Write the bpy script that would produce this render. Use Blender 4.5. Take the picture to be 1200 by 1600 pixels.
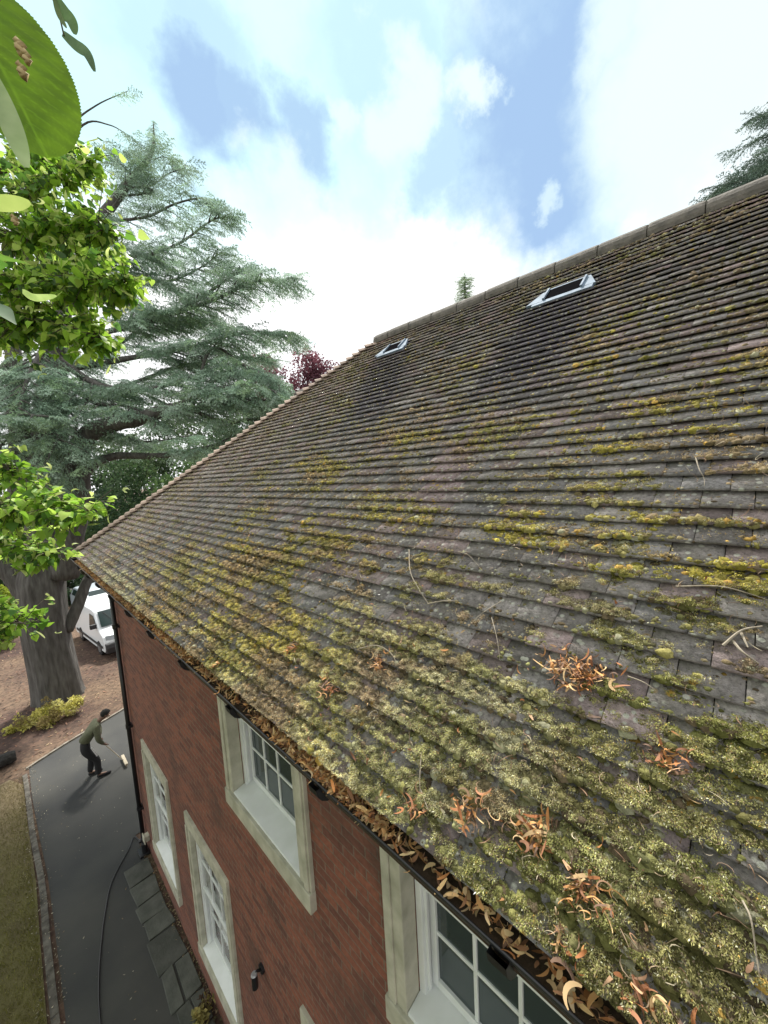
import bpy, math, random
import numpy as np
from mathutils import Vector, Matrix
R_ = math.radians
random.seed(7); RG = np.random.default_rng(7)
for o in list(bpy.data.objects): bpy.data.objects.remove(o)
S = bpy.context.scene; COL = S.collection
CZ = 7.2                                     # height of the photographer's eye above the drive
# ---------------------------------------------------------------- camera
FPX = 594.0
RM = np.array([[0.69911387, 0.11348595, -0.7059467], [-0.71305146, 0.03762476, -0.70010142], [-0.0528906, 0.99282693, 0.10722531]])
cam = bpy.data.cameras.new('camera'); co = bpy.data.objects.new('camera', cam); COL.objects.link(co)
cam.sensor_fit = 'HORIZONTAL'; cam.sensor_width = 36; cam.lens = FPX/1200*36
cam.clip_start = 0.02; cam.clip_end = 3000
M4 = Matrix([[*RM[0], 0], [*RM[1], 0], [*RM[2], CZ], [0, 0, 0, 1]]); co.matrix_world = M4
S.camera = co
# ---------------------------------------------------------------- light
S.view_settings.view_transform = 'Standard'; S.view_settings.look = 'None'; S.view_settings.gamma = 1
S.view_settings.exposure = 0.95
SUN_EL, SUN_AZ = 55, 40                       # azimuth from +Y towards +X
sd = bpy.data.lights.new('sun', 'SUN'); so = bpy.data.objects.new('sun', sd); COL.objects.link(so)
sd.energy = 4.0; sd.angle = R_(7); sd.color = (1.0, 0.95, 0.87)
sv = Vector((math.sin(R_(SUN_AZ))*math.cos(R_(SUN_EL)), math.cos(R_(SUN_AZ))*math.cos(R_(SUN_EL)), math.sin(R_(SUN_EL))))
so.rotation_euler = sv.to_track_quat('Z', 'Y').to_euler(); so.location = (0, 0, 30)

def ray(px, py):
    return RM @ np.array([px-600.0, 800.0-py, -FPX])
def P(px, py, dep):                           # point at a given depth (m) in front of the eye
    v = ray(px, py)*dep/FPX; v[2] += CZ; return v
def dirn(px, py):
    v = ray(px, py); return v/np.linalg.norm(v)

W = bpy.data.worlds.new('World'); S.world = W; W.use_nodes = True
def world():
    nt = W.node_tree; N = nt.nodes; L = nt.links; N.clear()
    out = N.new('ShaderNodeOutputWorld'); bg = N.new('ShaderNodeBackground'); L.new(bg.outputs[0], out.inputs[0])
    sky = N.new('ShaderNodeTexSky'); sky.sky_type = 'NISHITA'; sky.sun_disc = False
    sky.sun_elevation = R_(SUN_EL); sky.sun_rotation = R_(SUN_AZ); sky.air_density = 1.0; sky.dust_density = 1.5
    tc = N.new('ShaderNodeTexCoord')
    nz = N.new('ShaderNodeTexNoise'); nz.inputs['Scale'].default_value = 4.6; nz.inputs['Detail'].default_value = 9; nz.inputs['Roughness'].default_value = 0.6
    L.new(tc.outputs['Generated'], nz.inputs['Vector'])
    sub = N.new('ShaderNodeVectorMath'); sub.operation = 'SUBTRACT'; L.new(nz.outputs['Color'], sub.inputs[0]); sub.inputs[1].default_value = (.5, .5, .5)
    scl = N.new('ShaderNodeVectorMath'); scl.operation = 'SCALE'; L.new(sub.outputs[0], scl.inputs[0]); scl.inputs['Scale'].default_value = 0.32
    add = N.new('ShaderNodeVectorMath'); add.operation = 'ADD'; L.new(tc.outputs['Generated'], add.inputs[0]); L.new(scl.outputs[0], add.inputs[1])
    def m(op, a, b=None, c=None):
        n = N.new('ShaderNodeMath'); n.operation = op
        for i, v in enumerate((a, b, c)):
            if v is None: continue
            if isinstance(v, (int, float)): n.inputs[i].default_value = v
            else: L.new(v, n.inputs[i])
        return n.outputs[0]
    def blobs(lst):
        acc = None
        for px, py, r, w in lst:
            d = dirn(px, py)
            ds = N.new('ShaderNodeVectorMath'); ds.operation = 'DISTANCE'; L.new(add.outputs[0], ds.inputs[0]); ds.inputs[1].default_value = tuple(d)
            mr = N.new('ShaderNodeMapRange'); mr.interpolation_type = 'SMOOTHSTEP'; L.new(ds.outputs['Value'], mr.inputs[0])
            mr.inputs[1].default_value = r; mr.inputs[2].default_value = r*0.35; mr.inputs[3].default_value = 0; mr.inputs[4].default_value = w
            acc = mr.outputs[0] if acc is None else m('MAXIMUM', acc, mr.outputs[0])
        return acc
    dark = blobs([(300, 170, .13, .95), (390, 200, .11, .9), (480, 215, .10, .8), (345, 90, .12, .5), (880, 50, .22, .9), (850, 150, .25, 1), (860, 240, .24, 1), (850, 310, .15, 1), (710, 265, .10, .6), (620, 95, .16, .4), (960, 140, .15, .6), (240, 60, .14, .35)])
    blue = blobs([(330, 60, .42, 1), (560, 100, .36, 1), (720, 200, .24, .9), (900, 150, .32, 1), (770, 290, .16, .8), (525, 522, .065, .6), (150, 60, .34, 1), (480, 240, .16, .8), (1000, 230, .18, .7), (830, 400, .06, .3)])
    white = blobs([(640, 172, .085, .9), (730, 160, .06, .9), (560, 185, .05, .7), (838, 295, .04, .45), (965, 15, .11, .8), (1130, 90, .24, 1), (430, 290, .10, .8)])
    nz2 = N.new('ShaderNodeTexNoise'); nz2.inputs['Scale'].default_value = 2.2; nz2.inputs['Detail'].default_value = 5; L.new(tc.outputs['Generated'], nz2.inputs['Vector'])
    def mix(f, a, b):
        n = N.new('ShaderNodeMix'); n.data_type = 'RGBA'; L.new(f, n.inputs['Factor'])
        for s, v in ((6, a), (7, b)):
            if isinstance(v, tuple): n.inputs[s].default_value = (*v, 1)
            else: L.new(v, n.inputs[s])
        return n.outputs[2]
    # Nishita sky, physically bright, shows through between the clouds
    sm = N.new('ShaderNodeVectorMath'); sm.operation = 'SCALE'; L.new(sky.outputs[0], sm.inputs[0]); sm.inputs['Scale'].default_value = 0.06
    thin = mix(m('ADD', m('MULTIPLY', nz2.outputs[0], 0), .94), sm.outputs[0], SKY_THIN)
    c = mix(blue, SKY_WHITE, thin)
    c = mix(m('MULTIPLY', dark, m('SUBTRACT', 1, m('MULTIPLY', white, .9))), c, SKY_DARK)
    c = mix(white, c, SKY_WHITE2)
    L.new(c, bg.inputs[0]); bg.inputs[1].default_value = 0.72
SKY_WHITE = (1.02, 1.03, 1.04); SKY_WHITE2 = (.66, .74, .76); SKY_THIN = (.58, .84, .89); SKY_DARK = (.30, .44, .65)
world()

# ---------------------------------------------------------------- helpers
def tag(o, label=None, cat=None, group=None, kind=None):
    if label: o['label'] = label
    if cat: o['category'] = cat
    if group: o['group'] = group
    if kind: o['kind'] = kind
    return o
def empty(name, loc=(0, 0, 0), rz=0):
    o = bpy.data.objects.new(name, None); COL.objects.link(o); o.location = loc; o.rotation_euler = (0, 0, rz); o.empty_display_size = .2; return o
def mk(name, V, F, mat, parent=None, col=None, smooth=False):
    V = np.asarray(V, dtype=np.float32).reshape(-1, 3)
    me = bpy.data.meshes.new(name)
    if isinstance(F, np.ndarray):
        k = F.shape[1]; n = len(F)
        me.vertices.add(len(V)); me.vertices.foreach_set('co', V.ravel())
        me.loops.add(n*k); me.loops.foreach_set('vertex_index', F.astype(np.int32).ravel())
        me.polygons.add(n); me.polygons.foreach_set('loop_start', np.arange(0, n*k, k, dtype=np.int32))
        me.polygons.foreach_set('loop_total', np.full(n, k, dtype=np.int32))
        me.update(calc_edges=True); me.validate()
    else:
        me.from_pydata([tuple(map(float, v)) for v in V], [], [tuple(int(i) for i in f) for f in F]); me.update()
    if col is not None:
        c = np.ones((len(V), 4), np.float32); c[:, :3] = col
        a = me.color_attributes.new('Col', 'FLOAT_COLOR', 'POINT'); a.data.foreach_set('color', c.ravel())
    if smooth: me.polygons.foreach_set('use_smooth', np.ones(len(me.polygons), bool))
    if mat: me.materials.append(mat)
    o = bpy.data.objects.new(name, me); COL.objects.link(o)
    if parent:
        o.parent = parent
    return o
class MB:
    def __init__(s): s.V = []; s.F = []; s.C = []
    def add(s, V, F, c=None):
        b = len(s.V); s.V += [tuple(v) for v in V]; s.F += [tuple(i+b for i in f) for f in F]
        s.C += [c if c else (1, 1, 1)]*len(V); return s
    def box(s, x0, x1, y0, y1, z0, z1, c=None):
        V = [(x, y, z) for x in (x0, x1) for y in (y0, y1) for z in (z0, z1)]
        return s.add(V, [(0, 1, 3, 2), (4, 6, 7, 5), (0, 4, 5, 1), (2, 3, 7, 6), (0, 2, 6, 4), (1, 5, 7, 3)], c)
    def prism(s, pts, axis, a, b, c=None):
        # pts: 2-D outline in the two remaining axes, extruded from a to b
        def put(p, h):
            q = [0, 0, 0]; r = [i for i in range(3) if i != axis]; q[axis] = h; q[r[0]] = p[0]; q[r[1]] = p[1]; return q
        n = len(pts); V = [put(p, a) for p in pts]+[put(p, b) for p in pts]
        F = [tuple(range(n))[::-1], tuple(range(n, 2*n))]+[(i, (i+1) % n, n+(i+1) % n, n+i) for i in range(n)]
        return s.add(V, F, c)
    def tube(s, pts, rad, n=8, c=None, cap=True, jit=0):
        V, F = tube_vf(pts, rad, n, cap, jit); return s.add(V, F, c)
    def build(s, name, mat, parent=None, smooth=False, bevel=0, col=False):
        o = mk(name, s.V, s.F, mat, parent, np.array(s.C) if col else None, smooth)
        if bevel:
            m = o.modifiers.new('bevel', 'BEVEL'); m.width = bevel; m.segments = 2; m.limit_method = 'ANGLE'
        return o
def tube_vf(pts, rad, n=8, cap=True, jit=0):
    pts = np.asarray(pts, float); k = len(pts)
    rad = np.full(k, rad) if np.isscalar(rad) else np.asarray(rad, float)
    t = np.gradient(pts, axis=0); t /= np.linalg.norm(t, axis=1)[:, None]+1e-9
    up = np.array([0, 0, 1.]) if abs(t[0][2]) < .9 else np.array([1., 0, 0])
    u = np.cross(t[0], up); u /= np.linalg.norm(u)
    V = []
    for i in range(k):
        u = u-t[i]*np.dot(u, t[i]); u /= np.linalg.norm(u)+1e-9; w = np.cross(t[i], u)
        for j in range(n):
            a = 2*math.pi*j/n; r = rad[i]*(1+jit*math.sin(3*a+i*.7)*.5+jit*random.uniform(-.5, .5))
            V.append(pts[i]+r*(math.cos(a)*u+math.sin(a)*w))
    F = [(i*n+j, i*n+(j+1) % n, (i+1)*n+(j+1) % n, (i+1)*n+j) for i in range(k-1) for j in range(n)]
    if cap: F += [tuple(range(n))[::-1], tuple(range((k-1)*n, k*n))]
    return V, F
def spline(pts, m=6):
    P_ = [np.array(p, float) for p in pts]; P_ = [2*P_[0]-P_[1]]+P_+[2*P_[-1]-P_[-2]]; out = []
    for i in range(1, len(P_)-2):
        a, b, c, d = P_[i-1:i+3]
        for k in range(m):
            t = k/m; out.append(.5*((2*b)+(c-a)*t+(2*a-5*b+4*c-d)*t*t+(3*b-a-3*c+d)*t**3))
    out.append(P_[-2]); return np.array(out)
_lat = RG.random((256, 256))
def vn(x, y):                                  # value noise, 0..1
    xi = np.floor(x).astype(int); yi = np.floor(y).astype(int); fx = x-xi; fy = y-yi
    fx = fx*fx*(3-2*fx); fy = fy*fy*(3-2*fy); g = lambda a, b: _lat[a % 256, b % 256]
    return (g(xi, yi)*(1-fx)+g(xi+1, yi)*fx)*(1-fy)+(g(xi, yi+1)*(1-fx)+g(xi+1, yi+1)*fx)*fy
def fbm(x, y, o=4):
    s = 0; a = .5; t = 0
    for i in range(o): s = s+a*vn(x*2**i+17.3*i, y*2**i+5.1*i); t += a; a *= .55
    return s/t

# ---------------------------------------------------------------- materials
def mat(name, base, rough=.7, var=0, scale=8, base2=None, attr=False, bump=0, bscale=60, metal=0, transl=0, spec=.5, detail=5, stretch=None, alpha=None):
    m = bpy.data.materials.new(name); m.use_nodes = True; nt = m.node_tree; N = nt.nodes; L = nt.links
    b = N['Principled BSDF']; b.inputs['Roughness'].default_value = rough; b.inputs['Metallic'].default_value = metal
    b.inputs['Specular IOR Level'].default_value = spec
    b.inputs['Base Color'].default_value = (*base, 1)
    tc = N.new('ShaderNodeTexCoord'); vec = tc.outputs['Object']
    if stretch:
        mp = N.new('ShaderNodeMapping'); mp.inputs['Scale'].default_value = stretch; L.new(vec, mp.inputs[0]); vec = mp.outputs[0]
    csock = None
    if base2 is not None:
        nz = N.new('ShaderNodeTexNoise'); nz.inputs['Scale'].default_value = scale; nz.inputs['Detail'].default_value = detail; L.new(vec, nz.inputs['Vector'])
        mr = N.new('ShaderNodeMapRange'); L.new(nz.outputs[0], mr.inputs[0]); mr.inputs[1].default_value = .32; mr.inputs[2].default_value = .68
        mx = N.new('ShaderNodeMix'); mx.data_type = 'RGBA'; L.new(mr.outputs[0], mx.inputs['Factor']); mx.inputs[6].default_value = (*base, 1); mx.inputs[7].default_value = (*base2, 1)
        csock = mx.outputs[2]
    if attr:
        at = N.new('ShaderNodeAttribute'); at.attribute_name = 'Col'
        if csock is None: csock = at.outputs['Color']
        else:
            mu = N.new('ShaderNodeMix'); mu.data_type = 'RGBA'; mu.blend_type = 'MULTIPLY'; mu.inputs['Factor'].default_value = 1
            L.new(at.outputs['Color'], mu.inputs[6]); L.new(csock, mu.inputs[7]); csock = mu.outputs[2]
    if csock: L.new(csock, b.inputs['Base Color'])
    if bump:
        nb = N.new('ShaderNodeTexNoise'); nb.inputs['Scale'].default_value = bscale; nb.inputs['Detail'].default_value = 6; L.new(vec, nb.inputs['Vector'])
        bp = N.new('ShaderNodeBump'); bp.inputs['Strength'].default_value = 1; bp.inputs['Distance'].default_value = bump; L.new(nb.outputs[0], bp.inputs['Height']); L.new(bp.outputs[0], b.inputs['Normal'])
    if transl:
        tr = N.new('ShaderNodeBsdfTranslucent'); ms = N.new('ShaderNodeMixShader'); ms.inputs[0].default_value = transl
        if csock: L.new(csock, tr.inputs[0])
        else: tr.inputs[0].default_value = (*base, 1)
        L.new(b.outputs[0], ms.inputs[1]); L.new(tr.outputs[0], ms.inputs[2]); L.new(ms.outputs[0], N['Material Output'].inputs[0])
    return m
def nodes(m): return m.node_tree.nodes, m.node_tree.links, m.node_tree.nodes['Principled BSDF']

def brick_mat():
    m = mat('brick', (.2, .07, .04), .9); N, L, b = nodes(m)
    tc = N.new('ShaderNodeTexCoord'); sp = N.new('ShaderNodeSeparateXYZ'); L.new(tc.outputs['Object'], sp.inputs[0])
    ad = N.new('ShaderNodeMath'); ad.operation = 'ADD'; L.new(sp.outputs[0], ad.inputs[0]); L.new(sp.outputs[1], ad.inputs[1])
    cb = N.new('ShaderNodeCombineXYZ'); L.new(ad.outputs[0], cb.inputs[0]); L.new(sp.outputs[2], cb.inputs[1])
    def br(c1, c2, mo):
        t = N.new('ShaderNodeTexBrick'); t.offset = .5; t.inputs['Scale'].default_value = 1; t.inputs['Brick Width'].default_value = .225; t.inputs['Row Height'].default_value = .075
        t.inputs['Mortar Size'].default_value = .006; t.inputs['Mortar Smooth'].default_value = .3; t.inputs['Bias'].default_value = -.1
        t.inputs['Color1'].default_value = c1; t.inputs['Color2'].default_value = c2; t.inputs['Mortar'].default_value = mo; L.new(cb.outputs[0], t.inputs['Vector']); return t
    t = br((.235, .082, .052, 1), (.115, .044, .034, 1), (.19, .14, .11, 1))
    nz = N.new('ShaderNodeTexNoise'); nz.inputs['Scale'].default_value = 1.3; nz.inputs['Detail'].default_value = 6; L.new(tc.outputs['Object'], nz.inputs['Vector'])
    nz3 = N.new('ShaderNodeTexNoise'); nz3.inputs['Scale'].default_value = 25; nz3.inputs['Detail'].default_value = 4; L.new(cb.outputs[0], nz3.inputs['Vector'])
    mr = N.new('ShaderNodeMapRange'); L.new(nz.outputs[0], mr.inputs[0]); mr.inputs[1].default_value = .52; mr.inputs[2].default_value = .7; mr.inputs[3].default_value = 0; mr.inputs[4].default_value = .6
    mx = N.new('ShaderNodeMix'); mx.data_type = 'RGBA'; L.new(mr.outputs[0], mx.inputs['Factor']); L.new(t.outputs[0], mx.inputs[6]); mx.inputs[7].default_value = (.07, .042, .034, 1)
    mr2 = N.new('ShaderNodeMapRange'); L.new(nz3.outputs[0], mr2.inputs[0]); mr2.inputs[1].default_value = .3; mr2.inputs[2].default_value = .7; mr2.inputs[3].default_value = .8; mr2.inputs[4].default_value = 1.25
    mu = N.new('ShaderNodeMix'); mu.data_type = 'RGBA'; mu.blend_type = 'MULTIPLY'; mu.inputs['Factor'].default_value = 1; L.new(mx.outputs[2], mu.inputs[6]); L.new(mr2.outputs[0], mu.inputs[7])
    L.new(mu.outputs[2], b.inputs['Base Color'])
    bp = N.new('ShaderNodeBump'); bp.inputs['Distance'].default_value = .006; bp.invert = True; L.new(t.outputs['Fac'], bp.inputs['Height'])
    bp2 = N.new('ShaderNodeBump'); bp2.inputs['Distance'].default_value = .004; L.new(nz3.outputs[0], bp2.inputs['Height']); L.new(bp.outputs[0], bp2.inputs['Normal']); L.new(bp2.outputs[0], b.inputs['Normal'])
    return m
def tile_mat():
    m = mat('roof_tile', (.1, .09, .08), .85); N, L, b = nodes(m)
    at = N.new('ShaderNodeAttribute'); at.attribute_name = 'Col'; tc = N.new('ShaderNodeTexCoord')
    def noise(sc, det=5, ro=.6):
        n = N.new('ShaderNodeTexNoise'); n.inputs['Scale'].default_value = sc; n.inputs['Detail'].default_value = det; n.inputs['Roughness'].default_value = ro; L.new(tc.outputs['Object'], n.inputs['Vector']); return n.outputs[0]
    def rng(s, a, b_, c=0, d=1):
        r = N.new('ShaderNodeMapRange'); L.new(s, r.inputs[0])
        for i, v in enumerate((a, b_, c, d)): r.inputs[i+1].default_value = v
        return r.outputs[0]
    def mix(f, a, c, bl='MIX'):
        x = N.new('ShaderNodeMix'); x.data_type = 'RGBA'; x.blend_type = bl
        if isinstance(f, float): x.inputs['Factor'].default_value = f
        else: L.new(f, x.inputs['Factor'])
        L.new(a, x.inputs[6])
        if isinstance(c, tuple): x.inputs[7].default_value = (*c, 1)
        else: L.new(c, x.inputs[7])
        return x.outputs[2]
    c = mix(1.0, at.outputs['Color'], rng(noise(45, 8, .7), .3, .7, .55, 1.5), 'MULTIPLY')
    c = mix(rng(noise(9, 6), .5, .7, 0, .45), c, (.13, .115, .08))         # algae film
    c = mix(rng(noise(70, 6, .7), .55, .66, 0, .75), c, (.045, .043, .042))     # dark grime specks
    vo = N.new('ShaderNodeTexVoronoi'); vo.inputs['Scale'].default_value = 26; L.new(tc.outputs['Object'], vo.inputs['Vector'])
    spots = N.new('ShaderNodeMath'); spots.operation = 'MULTIPLY'; L.new(rng(vo.outputs['Distance'], .30, .20), spots.inputs[0]); L.new(rng(noise(6.5, 3), .44, .54), spots.inputs[1])
    c = mix(spots.outputs[0], c, (.46, .46, .41))                            # pale lichen
    vo2 = N.new('ShaderNodeTexVoronoi'); vo2.inputs['Scale'].default_value = 11; L.new(tc.outputs['Object'], vo2.inputs['Vector'])
    sp2 = N.new('ShaderNodeMath'); sp2.operation = 'MULTIPLY'; L.new(rng(vo2.outputs['Distance'], .2, .13), sp2.inputs[0]); L.new(rng(noise(2.7, 3), .55, .6), sp2.inputs[1])
    c = mix(sp2.outputs[0], c, (.42, .27, .05))                               # ochre lichen
    L.new(c, b.inputs['Base Color'])
    bp = N.new('ShaderNodeBump'); bp.inputs['Distance'].default_value = .006; L.new(noise(55, 8, .65), bp.inputs['Height']); L.new(bp.outputs[0], b.inputs['Normal'])
    return m
def glass_mat():
    m = mat('window_glass', (.03, .045, .05), .06, spec=.6); return m
M_BRICK = brick_mat(); M_TILE = tile_mat(); M_GLASS = glass_mat()
M_NET = mat('net_curtain', (.8, .8, .8), .9, transl=.3); M_GLASSC = mat('clear_glass', (1, 1, 1), .03); M_GLASSC.node_tree.nodes['Principled BSDF'].inputs['Transmission Weight'].default_value = 1; M_GLASSC.node_tree.nodes['Principled BSDF'].inputs['IOR'].default_value = 1.1
M_STONE = mat('stone', (.52, .50, .41), .85, base2=(.34, .33, .26), scale=7, bump=.003, bscale=50)
M_WHITE = mat('white_paint', (.76, .78, .78), .45, base2=(.66, .68, .67), scale=5)
M_BLACK = mat('black_plastic', (.012, .012, .014), .35)
M_DARK = mat('dark_soffit', (.035, .033, .03), .8)
M_LEAD = mat('lead_flashing', (.10, .145, .20), .8, base2=(.20, .27, .35), scale=9, metal=0, bump=.003, bscale=25)
M_MORTAR = mat('ridge_tile', (.16, .145, .125), .9, base2=(.085, .08, .07), scale=14, bump=.006, bscale=50)
M_BONNET = mat('hip_tile', (.27, .22, .185), .88, base2=(.17, .145, .12), scale=12, bump=.004, bscale=60, attr=True)
M_MOSS = mat('moss', (1, 1, 1), .95, attr=True, spec=.1, bump=.004, bscale=160, base2=(.55, .55, .5), scale=60)
M_FROND = mat('moss_frond', (1, 1, 1), .9, attr=True, spec=.15, transl=.25)
M_DRY = mat('dry_leaf', (1, 1, 1), .75, attr=True, transl=.2)
M_TWIG = mat('twig', (.36, .31, .24), .85, base2=(.2, .17, .13), scale=40, bump=.001, bscale=200)
M_BARK = mat('cedar_bark', (.12, .115, .105), .95, base2=(.055, .05, .045), scale=7, bump=.05, bscale=9, stretch=(1.6, 1.6, .3))
M_BARK2 = mat('lime_bark', (.10, .08, .055), .9, base2=(.05, .04, .03), scale=12, bump=.01, bscale=20)
M_CEDAR = mat('cedar_needles', (1, 1, 1), .8, attr=True, transl=.25, spec=.2)
M_LEAF = mat('lime_leaf', (1, 1, 1), .5, attr=True, transl=.5, spec=.35)
M_LEAFN = mat('near_lime_leaf', (1, 1, 1), .55, attr=True, transl=.55, spec=.25, base2=(.72, .78, .7), scale=45)
M_FOL = mat('foliage', (1, 1, 1), .7, attr=True, transl=.35, spec=.2)

# ---------------------------------------------------------------- ground
GR_Y = [0]
def sheet(name, pts, z, m, kind='structure', sub=0):
    o = mk(name, [(x, y, z) for x, y in pts], [tuple(range(len(pts)))], m); tag(o, kind=kind); return o
def mulch_mat():
    m = mat('mulch', (.068, .036, .027), .95, base2=(.038, .022, .017), scale=3, bump=.03, bscale=14); N, L, b = nodes(m)
    tc = N.new('ShaderNodeTexCoord'); v = N.new('ShaderNodeTexVoronoi'); v.inputs['Scale'].default_value = 13; v.inputs['Randomness'].default_value = 1; L.new(tc.outputs['Object'], v.inputs['Vector'])
    src = b.inputs['Base Color'].links[0].from_socket
    nz = N.new('ShaderNodeTexNoise'); nz.inputs['Scale'].default_value = .35; nz.inputs['Detail'].default_value = 5; L.new(tc.outputs['Object'], nz.inputs['Vector'])
    r = N.new('ShaderNodeMapRange'); L.new(nz.outputs[0], r.inputs[0]); r.inputs[1].default_value = .42; r.inputs[2].default_value = .62
    mx = N.new('ShaderNodeMix'); mx.data_type = 'RGBA'; L.new(r.outputs[0], mx.inputs['Factor']); L.new(src, mx.inputs[6]); mx.inputs[7].default_value = (.125, .082, .052, 1)
    ov = N.new('ShaderNodeMix'); ov.data_type = 'RGBA'; ov.blend_type = 'MULTIPLY'; ov.inputs['Factor'].default_value = .8; L.new(mx.outputs[2], ov.inputs[6])
    r2 = N.new('ShaderNodeMapRange'); L.new(v.outputs['Color'], r2.inputs[0]); r2.inputs[3].default_value = .5; r2.inputs[4].default_value = 1.7; L.new(r2.outputs[0], ov.inputs[7])
    L.new(ov.outputs[2], b.inputs['Base Color']); return m
M_MULCH = mulch_mat()
sheet('ground', [(-400, -400), (400, -400), (400, 600), (-400, 600)], 0, M_MULCH)
M_ASPH = mat('asphalt', (.056, .056, .050), .8, base2=(.024, .026, .027), scale=.7, detail=9, bump=.004, bscale=180)
drive_pts = [(-.17, -9), (-.16, 6.6), (-.15, 8.1), (-.15, 9.2), (-.20, 10.5), (-.24, 12.0), (-.23, 13.3), (.5, 13.62), (1.2, 13.92), (2.1, 14.3), (4, 15.2), (8, 17.2), (14, 20), (14, 8.9), (1.2, 8.9), (1.26, -9)]
sheet('driveway', drive_pts, .012, M_ASPH)
def lawn_mat():
    m = mat('lawn', (.12, .11, .035), .95, base2=(.09, .075, .03), scale=2.2, bump=.02, bscale=60); N, L, b = nodes(m)
    tc = N.new('ShaderNodeTexCoord'); sp = N.new('ShaderNodeSeparateXYZ'); L.new(tc.outputs['Object'], sp.inputs[0])
    nz = N.new('ShaderNodeTexNoise'); nz.inputs['Scale'].default_value = 1.5; nz.inputs['Detail'].default_value = 5; L.new(tc.outputs['Object'], nz.inputs['Vector'])
    a = N.new('ShaderNodeMath'); a.operation = 'MULTIPLY_ADD'; L.new(nz.outputs[0], a.inputs[0]); a.inputs[1].default_value = 3.0; L.new(sp.outputs[1], a.inputs[2])
    r = N.new('ShaderNodeMapRange'); L.new(a.outputs[0], r.inputs[0]); r.inputs[1].default_value = 10.5; r.inputs[2].default_value = 13.5
    src = b.inputs['Base Color'].links[0].from_socket
    mx = N.new('ShaderNodeMix'); mx.data_type = 'RGBA'; L.new(r.outputs[0], mx.inputs['Factor']); L.new(src, mx.inputs[6]); mx.inputs[7].default_value = (.16, .125, .07, 1)
    L.new(mx.outputs[2], b.inputs['Base Color']); return m
M_LAWN = lawn_mat()
sheet('lawn', [(-14, -9), (-.36, -9), (-.34, 6.6), (-.33, 8.1), (-.31, 9.2), (-.35, 11), (-.36, 12.6), (-.6, 13.1), (-2, 12.6), (-6, 11.5), (-14, 10)], .02, M_LAWN)
# edging strips of worn concrete beside the drive
M_EDGE = mat('worn_edging', (.14, .13, .11), .9, base2=(.045, .04, .033), scale=9, bump=.01, bscale=40)
def ribbon(name, pts, w, z, m, h=.03):
    b = MB(); pts = [np.array(p, float) for p in pts]
    for i in range(len(pts)-1):
        a, c = pts[i], pts[i+1]; d = (c-a)/np.linalg.norm(c-a); n_ = np.array([-d[1], d[0]])*w/2; c = c-d*.006
        q = [a-n_, c-n_, c+n_, a+n_]; hh = h+(i % 2)*.003+(i % 3)*.001
        b.add([(*p, z) for p in q]+[(*p, z+hh) for p in q], [(4, 5, 6, 7), (0, 1, 5, 4), (1, 2, 6, 5), (2, 3, 7, 6), (3, 0, 4, 7)])
    return tag(b.build(name, m), kind='structure')
ed = spline([(-.28, -9, 0), (-.26, 6.6, 0), (-.25, 8.1, 0), (-.24, 9.2, 0), (-.29, 10.6, 0), (-.30, 12.0, 0), (-.32, 13.0, 0)], 5)[:, :2]
ribbon('path_edging', ed, .09, .0, M_EDGE, .035)
M_KERB = mat('kerb', (.25, .225, .19), .9, base2=(.14, .12, .09), scale=6, bump=.006, bscale=40)
kb = spline([(-.28, 13.25, 0), (.5, 13.66, 0), (1.2, 13.96, 0), (2.1, 14.34, 0), (4, 15.24, 0), (8, 17.2, 0), (14, 20.05, 0)], 5)[:, :2]
ribbon('kerb', kb, .055, .0, M_KERB, .05)
sheet('road', [(-60, 34), (60, 30), (60, 41), (-60, 45)], .006, mat('road_asphalt', (.16, .16, .155), .85, base2=(.12, .12, .12), scale=2))
# paving slabs against the wall
M_SLAB = mat('paving_slab', (.088, .092, .08), .85, base2=(.05, .055, .046), scale=5, bump=.008, bscale=22, attr=True)
b = MB(); y = 8.15; rr = random.Random(3)
while y > -6:
    L_ = rr.choice([.28, .42, .55, .33]); x0 = .86+rr.uniform(-.07, .05); t = rr.uniform(.8, 1.15); j = lambda: rr.uniform(-.022, .022)
    split = rr.random() < .3
    for (xa, xb) in ([(x0, x0+.18), (x0+.195, 1.24)] if split else [(x0, 1.24)]):
        q = [(xa+j(), y-L_+j()), (xb+j(), y-L_+j()), (xb+j(), y+j()), (xa+j(), y+j())]
        b.add([(*p, .0) for p in q]+[(*p, .035+j()*.3) for p in q], [(4, 5, 6, 7), (0, 1, 5, 4), (1, 2, 6, 5), (2, 3, 7, 6), (3, 0, 4, 7)], (t, t, t))
    y -= L_+.025
tag(b.build('paving', M_SLAB, bevel=.008, col=True), kind='structure')

# ---------------------------------------------------------------- house
XW = 1.31; YF = 9.35; HK = 1.121; YE = -3.6; TH = math.atan(.874); CT, ST = math.cos(TH), math.sin(TH)
EX, EZ = .85, CZ-1.36; RUN = 4.13; SMAX = RUN/CT; XR = EX+RUN; ZR = EZ+RUN*.874; YR = YF-RUN*HK
HOUSE = tag(empty('brick_house', (0, 0, 0)), 'red brick house with a long mossy plain tiled hipped roof', 'house')
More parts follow.
